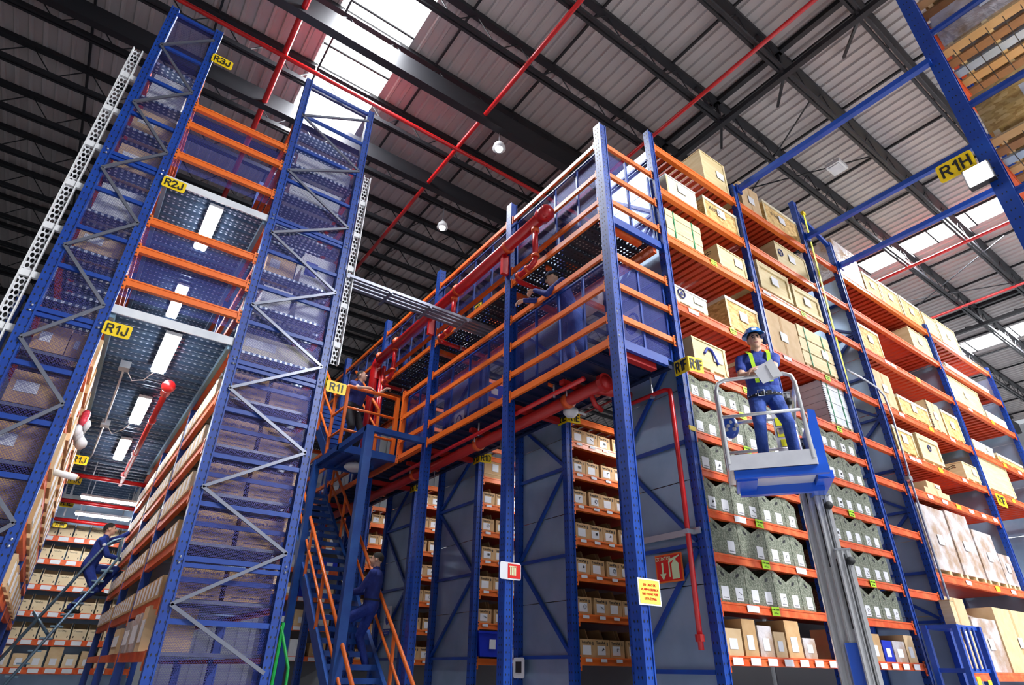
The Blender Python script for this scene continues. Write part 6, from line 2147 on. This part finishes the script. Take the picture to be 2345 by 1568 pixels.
def person(name, label, pos, facing, pose, look, voxel=0.0085):
    """pose in metres, local frame: +Y forward, +X to the figure's right, Z up from pos"""
    B = Body()
    H = look.get('h', 1.0)
    shirt, trou, skin = look['shirt'], look['trousers'], look.get('skin', 'skin')
    pel = Vector(pose['pelvis'])
    nk = Vector(pose['neck'])
    sh_yaw = pose.get('sh_yaw', 0.0)
    up = (nk - pel).normalized()
    rt_p = Vector((math.cos(pose.get('hip_yaw', 0)), math.sin(pose.get('hip_yaw', 0)), 0))
    rt_s = Vector((math.cos(sh_yaw), math.sin(sh_yaw), pose.get('sh_tilt', 0))).normalized()

    def sec(t, hw, hd, bow=0.0):
        rt = rt_p.lerp(rt_s, t)
        rt = (rt - up * rt.dot(up)).normalized()
        fw = up.cross(rt)
        return (pel.lerp(nk, t) + fw * bow, rt, fw, hw, hd)
    g = look.get('girth', 1.0)
    S0 = [(-0.19, 0.10, 0.085, 0), (-0.12, 0.165, 0.115, 0), (0.0, 0.172 * g, 0.122 * g, 0), (0.14, 0.160 * g, 0.118 * g, 0.0), (0.30, 0.155 * g, 0.115 * g, 0.01),
          (0.50, 0.165 * g, 0.118 * g, 0.005), (0.70, 0.188 * g, 0.122 * g, 0.0), (0.83, 0.192, 0.110, -0.01), (0.92, 0.155, 0.09, -0.015), (1.0, 0.075, 0.066, -0.012)]
    secs = [sec(*a) for a in S0]
    B.loft(secs, lambda j: trou if j < 3 else shirt)
    # neck and head
    ch = secs[-1]
    fw_s = secs[-2][2]
    hy, hp = pose.get('head_yaw', 0.0), pose.get('head_pitch', 0.0)
    hd_f = Vector((math.sin(hy) * math.cos(hp), math.cos(hy) * math.cos(hp), math.sin(hp)))
    hd_r = Vector((math.cos(hy), -math.sin(hy), 0))
    hd_u = hd_r.cross(hd_f).normalized()
    R = rotm(hd_r, hd_f, hd_u)
    hc = nk + up * 0.045 + hd_u * 0.105 + hd_f * 0.028

    def hpnt(x, y, z):
        return hc + R @ Vector((x, y, z))
    B.cone(nk - up * 0.03, 0.062, hpnt(0, -0.02, -0.07), 0.056, skin)
    B.ell(hpnt(0, -0.01, 0.025), R, (0.074, 0.094, 0.095), skin)
    B.ell(hpnt(0, 0.018, -0.025), R, (0.064, 0.074, 0.085), skin)
    B.cone(hpnt(0, 0.052, -0.078), 0.034, hpnt(0, 0.025, -0.06), 0.05, skin)
    B.cone(hpnt(0, 0.088, 0.020), 0.010, hpnt(0, 0.106, -0.014), 0.015, skin)
    B.cone(hpnt(-0.012, 0.094, -0.018), 0.009, hpnt(0.012, 0.094, -0.018), 0.009, skin)
    for s in (-1, 1):
        B.ell(hpnt(0.075 * s, -0.012, 0.0), R, (0.012, 0.021, 0.032), skin)
        B.ell(hpnt(0.030 * s, 0.080, 0.013), R, (0.011, 0.0075, 0.0048), 'ink')
        B.cone(hpnt(0.016 * s, 0.089, 0.035), 0.0038, hpnt(0.045 * s, 0.078, 0.036), 0.0034, 'hair')
    if look.get('smile'):
        B.cone(hpnt(-0.022, 0.083, -0.045), 0.006, hpnt(0.0, 0.090, -0.051), 0.007, 'eye_white')
        B.cone(hpnt(0.0, 0.090, -0.051), 0.007, hpnt(0.022, 0.083, -0.045), 0.006, 'eye_white')
    else:
        B.cone(hpnt(-0.018, 0.086, -0.047), 0.0065, hpnt(0.018, 0.086, -0.047), 0.0065, 'lips')
    if look.get('moustache'):
        B.cone(hpnt(-0.018, 0.090, -0.036), 0.006, hpnt(0.018, 0.090, -0.036), 0.006, 'hair')
    # arms
    sl = look.get('sleeve', 'long')
    joints = {}
    for key, s in (('r', 1), ('l', -1)):
        sj = nk - up * 0.075 + secs[-2][1] * (0.192 * s) - fw_s * 0.01
        tgt, pole = Vector(pose['hand_' + key]), Vector(pose.get('pole_' + key, (0.3 * s, -1, -0.6)))
        el, wr = ik2(sj, tgt, 0.29, 0.255, pole)
        joints[key] = (sj, el, wr)
        B.cone(nk - up * 0.05 + secs[-2][1] * (0.09 * s), 0.06, sj, 0.064, shirt)
        if sl == 'long':
            B.cone(sj, 0.062, el, 0.049, shirt)
            B.cone(el, 0.048, wr, 0.035, shirt)
        else:
            md = sj.lerp(el, 0.62)
            B.cone(sj, 0.066, md, 0.062, shirt)
            B.cone(md, 0.046, el, 0.042, skin)
            B.cone(el, 0.043, wr, 0.027, skin)
        hdir = Vector(pose.get('hdir_' + key, (wr - el)))
        hn = Vector(pose.get('hnorm_' + key, (0, 0, 1)))
        hand(B, wr, hdir, hn, pose.get('thumb_' + key, s), pose.get('curl_' + key, 0.4), skin)
    # legs
    hipr = rt_p
    for key, s in (('r', 1), ('l', -1)):
        hj = pel + hipr * (0.092 * s) - Vector((0, 0, 0.05))
        an = Vector(pose['foot_' + key]) + Vector((0, 0, 0.085))
        kn, an = ik2(hj, an, 0.43, 0.42, Vector(pose.get('kpole_' + key, (0.1 * s, 1, 0))))
        B.cone(hj, 0.098, kn, 0.068, trou)
        B.cone(kn, 0.068, an + Vector((0, 0, 0.02)), 0.056, trou)
        td = Vector(pose.get('toe_' + key, (0.15 * s, 1, 0))).normalized()
        so = an - Vector((0, 0, 0.045))
        B.cone(so - td * 0.045, 0.038, so + td * 0.06 - Vector((0, 0, 0.004)), 0.040, 'shoe')
        B.cone(so + td * 0.06, 0.038, so + td * 0.155 - Vector((0, 0, 0.012)), 0.028, 'shoe')
    ang = math.atan2(facing[1], facing[0]) - math.pi / 2
    o = B.finish('person', voxel, W(pos), ang)
    tag(o, label, 'person', 'workers')
    ORG[o.name] = Vector(pos)

    def child(nm, mb, mt, smooth=True, origin=(0, 0, 0)):
        me = bpy.data.meshes.new(nm)
        me.from_pydata([tuple(p) for p in mb.v], [], mb.f)
        for k in ([mt] if isinstance(mt, str) else mt):
            me.materials.append(MATS[k])
        if not isinstance(mt, str):
            me.polygons.foreach_set('material_index', mb.m)
        if smooth:
            me.polygons.foreach_set('use_smooth', [True] * len(me.polygons))
        c = bpy.data.objects.new(nm, me)
        COL.objects.link(c)
        c.parent = o
        return c
    # hair: a shell over the skull, cut by a hairline
    hb = MB()
    n, m = 24, 14
    vs_, keep = [], []
    bald = look.get('receding', 0.0)
    for j in range(m + 1):
        t = -math.pi / 2 + math.pi * j / m
        for q in range(n):
            a = 2 * math.pi * q / n
            x, y, z = math.cos(t) * math.cos(a), math.cos(t) * math.sin(a), math.sin(t)
            vs_.append(hpnt(0.081 * x, -0.014 + 0.102 * y, 0.028 + 0.104 * z))
            line = -0.55 + 0.86 * max(0.0, (y + 0.25)) ** 0.95 if y > -0.25 else -0.55
            keep.append(z > line + bald * max(0, y) and not (abs(x) > 0.8 and -0.30 < y < 0.15 and z < -0.1))
    fs = []
    for j in range(m):
        for q in range(n):
            q2 = (q + 1) % n
            f = (j * n + q, j * n + q2, (j + 1) * n + q2, (j + 1) * n + q)
            if sum(keep[i] for i in f) >= 3:
                fs.append(f)
    hb.add(vs_, fs)
    if not look.get('nohair'):
        child('hair', hb, 'hair')
    return o, child, dict(hpnt=hpnt, R=R, secs=secs, sec=sec, joints=joints, pel=pel, nk=nk, up=up)


def ring_strip(child, K, t, wz, grow, mt, nm):
    """belt: closed strip around the torso at height t"""
    mb = MB()
    n = 28
    for k, tt in enumerate((t - wz, t + wz)):
        c, rt, fw, hw, hd = K['sec'](tt, 0.172, 0.122)
        for q in range(n):
            a = 2 * math.pi * q / n
            ca, sa = math.cos(a), math.sin(a)
            mb.v.append(c + rt * ((hw + grow) * math.copysign(abs(ca) ** .85, ca)) + fw * ((hd + grow) * math.copysign(abs(sa) ** .85, sa)))
    for q in range(n):
        q2 = (q + 1) % n
        mb.f.append((q, q2, n + q2, n + q))
        mb.m.append(0)
    return child(nm, mb, mt)


# --- worker on the lift, hard hat, facing the viewer
MU = 1 / S
o, child, K = person('person', 'worker in blue hard hat and harness standing in the lift basket', LP(0.62, 0.40, 2.285), (-0.80, -0.60), dict(
    pelvis=(0.0, -0.02, 0.90), neck=(0.0, 0.03, 1.43), hip_yaw=0.05, sh_yaw=0.12, head_yaw=-0.05, head_pitch=-0.10,
    hand_r=(0.02, 0.30, 1.06), hand_l=(0.06, 0.34, 1.09), pole_r=(1, -0.3, -0.5), pole_l=(-1, -0.2, -0.5),
    hdir_r=(-0.8, 0.45, -0.1), hdir_l=(0.9, 0.3, -0.25), hnorm_r=(0, 0.4, 1), hnorm_l=(0.1, 0.4, 1), curl_r=0.5, curl_l=0.45,
    foot_r=(0.15, 0.02, 0.0), foot_l=(-0.17, 0.05, 0.0)),
    dict(shirt='cloth_royal', trousers='cloth_jean', sleeve='short', girth=1.14))
hp_ = K['hpnt']
mb = MB()
n = 24
vs_ = []
prof = [(0.0, 0.175), (0.05, 0.169), (0.085, 0.146), (0.105, 0.112), (0.112, 0.078), (0.118, 0.076), (0.119, 0.070)]
for (r, z) in prof:
    for q in range(n):
        a = 2 * math.pi * q / n
        vs_.append(hp_(r * 0.98 * math.cos(a), -0.01 + r * 1.18 * math.sin(a), z))
fs = []
for j in range(len(prof) - 1):
    for q in range(n):
        q2 = (q + 1) % n
        fs.append((j * n + q, (j + 1) * n + q, (j + 1) * n + q2, j * n + q2))
mb.add(vs_, fs)
child('hard_hat', mb, 'helmet')
mb = MB()
for j, (k1, k2, z) in enumerate(((1.0, 1.0, 0.078), (1.20, 1.22, 0.070), (1.21, 1.23, 0.064))):
    for q in range(n):
        a = 2 * math.pi * q / n
        mb.v.append(hp_(0.112 * k1 * math.cos(a), -0.01 + 0.132 * k2 * math.sin(a) + (0.012 if j and math.sin(a) > 0 else 0), z))
for j in range(2):
    for q in range(n):
        q2 = (q + 1) % n
        mb.f.append((j * n + q, (j + 1) * n + q, (j + 1) * n + q2, j * n + q2))
        mb.m.append(0)
child('hat_brim', mb, 'helmet')
mb = MB()
mb.add([hp_(-0.03, 0.120, 0.096), hp_(0.03, 0.120, 0.096), hp_(0.026, 0.106, 0.130), hp_(-0.026, 0.106, 0.130)], [(0, 1, 2, 3)])
child('hat_badge', mb, 'paper', False)
for s in (-1, 1):
    mb = MB()
    pts = []
    for t, off in ((0.22, 0.075), (0.4, 0.08), (0.6, 0.088), (0.78, 0.095), (0.9, 0.10)):
        c, rt, fw, hw, hd = K['sec'](t, 0.17, 0.124 if t < 0.7 else 0.112)
        pts.append((c + rt * (s * off), fw, rt, hd))
    for (p, fw, rt, hd) in pts:
        mb.v += [p + fw * (hd * 1.06 + 0.012) - rt * 0.022, p + fw * (hd * 1.06 + 0.012) + rt * 0.022]
    c, rt, fw, hw, hd = K['sec'](0.985, 0.15, 0.085)
    p = c + rt * (s * 0.115)
    mb.v += [p + K['up'] * 0.045 - rt * 0.022, p + K['up'] * 0.045 + rt * 0.022]
    for j in range(5):
        mb.f.append((2 * j, 2 * j + 1, 2 * j + 3, 2 * j + 2))
        mb.m.append(0)
    child('harness_strap', mb, 'lime', False)
ring_strip(child, K, -0.02, 0.05, 0.016, 'cloth_black', 'tool_belt')
mb = MB()
for q in range(9):
    a = math.radians(20 + 17.5 * q)
    c, rt, fw, hw, hd = K['sec'](-0.02, 0.188, 0.138)
    mb.ball(c + rt * ((hw + 0.005) * math.cos(a)) + fw * ((hd + 0.004) * math.sin(a)), 0.009, 8, 5)
child('belt_eyelets', mb, 'silver')
c, rt, fw, hw, hd = K['sec'](-0.02, 0.188, 0.14)
mb = MB()
for (a, b) in (((-0.04, 0.035), (0.04, 0.025)), ((-0.04, -0.025), (0.04, -0.035))):
    pass
q = [c + fw * (hd + 0.012) + rt * (0.06 + x) + K['up'] * z for x, z in ((-0.035, -0.035), (0.035, -0.035), (0.035, 0.035), (-0.035, 0.035), (-0.035, -0.035))]
mb.tube(q, 0.005, 6)
child('buckle', mb, 'silver')
# folded papers in his hands
pp = empty('paper_sheet', LP(0.56, 0.4, 3.4), 'white folded paper sheet held by the worker on the lift', 'paper')
fwd = Vector((-0.80, -0.60, 0)).normalized()
rgt = Vector((fwd.y, -fwd.x, 0))
base = LP(0.62, 0.40, 2.285)
c0 = base + fwd * (0.40 * MU) + rgt * (-0.02 * MU) + Vector((0, 0, 1.0 * MU))
tilt = (Vector((0, 0, 1)) * 0.85 + fwd * 0.35).normalized()
a_, b_ = (rgt * -1.0 + tilt * 0.35).normalized(), None
b_ = a_.cross(fwd).normalized()
q = [c0 + a_ * x + b_ * y for x, y in ((-0.14, -0.12), (0.13, -0.14), (0.14, 0.13), (-0.12, 0.12))]
MB().prism(q, fwd * 0.006).build('sheet', 'paper', pp)
q = [p + fwd * 0.01 for p in (q[1], q[2], c0 + a_ * 0.02 + b_ * 0.1, c0 + a_ * 0.03 - b_ * 0.1)]
MB().prism(q, fwd * 0.004).build('fold', 'white', pp)

# --- worker leaning over the lower walkway rail, blue cap
o, child, K = person('person', 'worker in dark blue cap leaning over the lower walkway rail', (5.70, 6.30, 4.09), (-0.78, 0.63), dict(
    pelvis=(0.0, -0.06, 0.97), neck=(0.0, 0.17, 1.49), head_yaw=0.10, head_pitch=-0.32, sh_yaw=0.15,
    hand_r=(0.06, 0.70, 1.28), hand_l=(-0.02, 0.50, 1.40), pole_r=(0.6, -0.2, -0.7), pole_l=(-0.25, 0.15, -1),
    hdir_r=(-0.1, 0.9, -0.25), hdir_l=(0.5, 0.75, 0.1), curl_r=0.5, curl_l=0.7,
    foot_r=(0.13, -0.05, 0), foot_l=(-0.11, -0.22, 0)), dict(shirt='cloth_navy', trousers='cloth_jean', girth=1.08))
hp_ = K['hpnt']
mb = MB()
vs_, fs = [], []
for j in range(8):
    t = (math.pi / 2) * j / 7
    for q in range(n):
        a = 2 * math.pi * q / n
        vs_.append(hp_(0.089 * math.cos(t) * math.cos(a), -0.012 + 0.110 * math.cos(t) * math.sin(a), 0.045 + 0.088 * math.sin(t)))
for j in range(7):
    for q in range(n):
        q2 = (q + 1) % n
        fs.append((j * n + q, j * n + q2, (j + 1) * n + q2, (j + 1) * n + q))
mb.add(vs_, fs)
child('cap', mb, 'cap_navy')
mb = MB()
for z in (0.050, 0.044):
    for q in range(13):
        a = math.pi * (0.12 + 0.76 * q / 12)
        mb.v += [hp_(0.086 * math.cos(a), 0.0 + 0.10 * math.sin(a), z), hp_(0.08 * math.cos(a), 0.03 + 0.155 * math.sin(a), z - 0.012)]
for k in range(2):
    for q in range(12):
        i = k * 26 + 2 * q
        mb.f.append((i, i + 1, i + 3, i + 2))
        mb.m.append(0)
child('cap_visor', mb, 'cap_navy')

# --- smiling worker on the landing
o, child, K = person('person', 'smiling worker in navy T-shirt leaning on the orange landing rail', (4.42, 12.42, LZ), (0.45, -0.89), dict(
    pelvis=(0.0, -0.04, 0.93), neck=(0.0, 0.06, 1.45), head_yaw=-0.38, head_pitch=0.16, sh_yaw=0.05,
    hand_r=(0.02, 0.36, 1.28), hand_l=(-0.52, 0.30, 1.50), pole_r=(1, -0.2, -0.4), pole_l=(-0.5, -0.6, -0.6),
    hdir_r=(-0.9, 0.35, -0.2), hdir_l=(-0.8, 0.3, 0.4), curl_r=0.35, curl_l=0.8, hnorm_r=(0, 0.5, 1), hnorm_l=(0, 0.5, 0.8),
    foot_r=(0.12, -0.02, 0), foot_l=(-0.13, 0.03, 0)), dict(shirt='cloth_navy', trousers='cloth_black', sleeve='short', girth=1.16, smile=True, skin='skin_pale', receding=0.5))
mb = MB()
c, rt, fw, hw, hd = K['sec'](-0.02, 0.19, 0.14)
q = [c + fw * (hd + 0.012) + rt * x + Vector((0, 0, z)) for x, z in ((-0.02, -0.06), (0.025, -0.06), (0.025, 0.02), (-0.02, 0.02))]
mb.prism(q, fw * 0.003)
child('badge', mb, 'paper', False)

# --- worker on the stair with a tablet
o, child, K = person('person', 'worker in navy overalls standing on the stair holding a tablet', (4.92, 11.30, -0.04), (-0.80, 0.58), dict(
    pelvis=(0.0, 0.0, 0.93), neck=(0.0, -0.02, 1.45), head_yaw=-0.05, head_pitch=0.12, sh_yaw=-0.1,
    hand_r=(0.10, 0.36, 1.10), hand_l=(-0.06, 0.38, 1.09), pole_r=(0.5, -1, -0.5), pole_l=(-0.6, -1, -0.5),
    hdir_r=(-0.3, 0.9, 0.3), hdir_l=(0.3, 0.9, 0.3), hnorm_r=(1, 0, -0.2), hnorm_l=(-1, 0, -0.2), curl_r=0.6, curl_l=0.6,
    foot_r=(0.10, 0.0, 0.0), foot_l=(-0.12, 0.30, 0.176)), dict(shirt='cloth_navy', trousers='cloth_royal', moustache=True))
ring_strip(child, K, 0.12, 0.025, 0.004, 'cloth_black', 'belt')
fwd = Vector((-0.80, 0.58, 0)).normalized()
rgt = Vector((fwd.y, -fwd.x, 0))
tb = empty('tablet', Vector((4.92, 11.30, -0.04)) + fwd * 0.48 * MU + Vector((0, 0, 1.1 * MU)), 'thin tablet held up by the worker on the stair', 'tablet')
c0 = Vector((4.92, 11.30, -0.04)) + fwd * (0.47 * MU) + rgt * (0.03 * MU) + Vector((0, 0, 1.19 * MU))
up_ = (Vector((0, 0, 1)) * 0.9 + fwd * 0.4).normalized()
q = [c0 + rgt * x + up_ * z for x, z in ((-0.12, -0.14), (0.12, -0.14), (0.12, 0.12), (-0.12, 0.12))]
MB().prism(q, fwd * 0.012).build('case', 'rubber', tb)
q = [c0 + rgt * x + up_ * z - fwd * 0.004 for x, z in ((-0.10, -0.12), (0.10, -0.12), (0.10, 0.10), (-0.10, 0.10))]
MB().prism(q, fwd * 0.003).build('screen', 'paper', tb)

# --- worker climbing the rolling ladder in the tower aisle
o, child, K = person('person', 'worker in royal blue overalls climbing the ladder and reaching to a shelf', (0.62, 16.37, 0.46), (0.95, -0.10), dict(
    pelvis=(0.0, -0.10, 1.22), neck=(0.0, 0.02, 1.72), head_yaw=-0.05, head_pitch=0.15,
    hand_r=(0.05, 0.36, 1.36), hand_l=(-0.05, 0.52, 1.98), pole_r=(0.6, -1, -0.4), pole_l=(-0.4, 0.2, -0.9),
    hdir_r=(-0.2, 0.9, 0.3), hdir_l=(0, 0.9, 0.35), curl_r=0.8, curl_l=0.35,
    foot_r=(0.10, -0.16, 0.40), foot_l=(-0.10, 0.16, 0.72), kpole_l=(0, 1, 0.2)), dict(shirt='cloth_royal', trousers='cloth_royal'))
mb = MB()
sj, el, wr = K['joints']['r']
mb.ball(sj.lerp(el, 0.35) + Vector((0.055, 0, 0)), (0.012, 0.03, 0.03), 12, 6)
child('sleeve_badge', mb, 'paper')
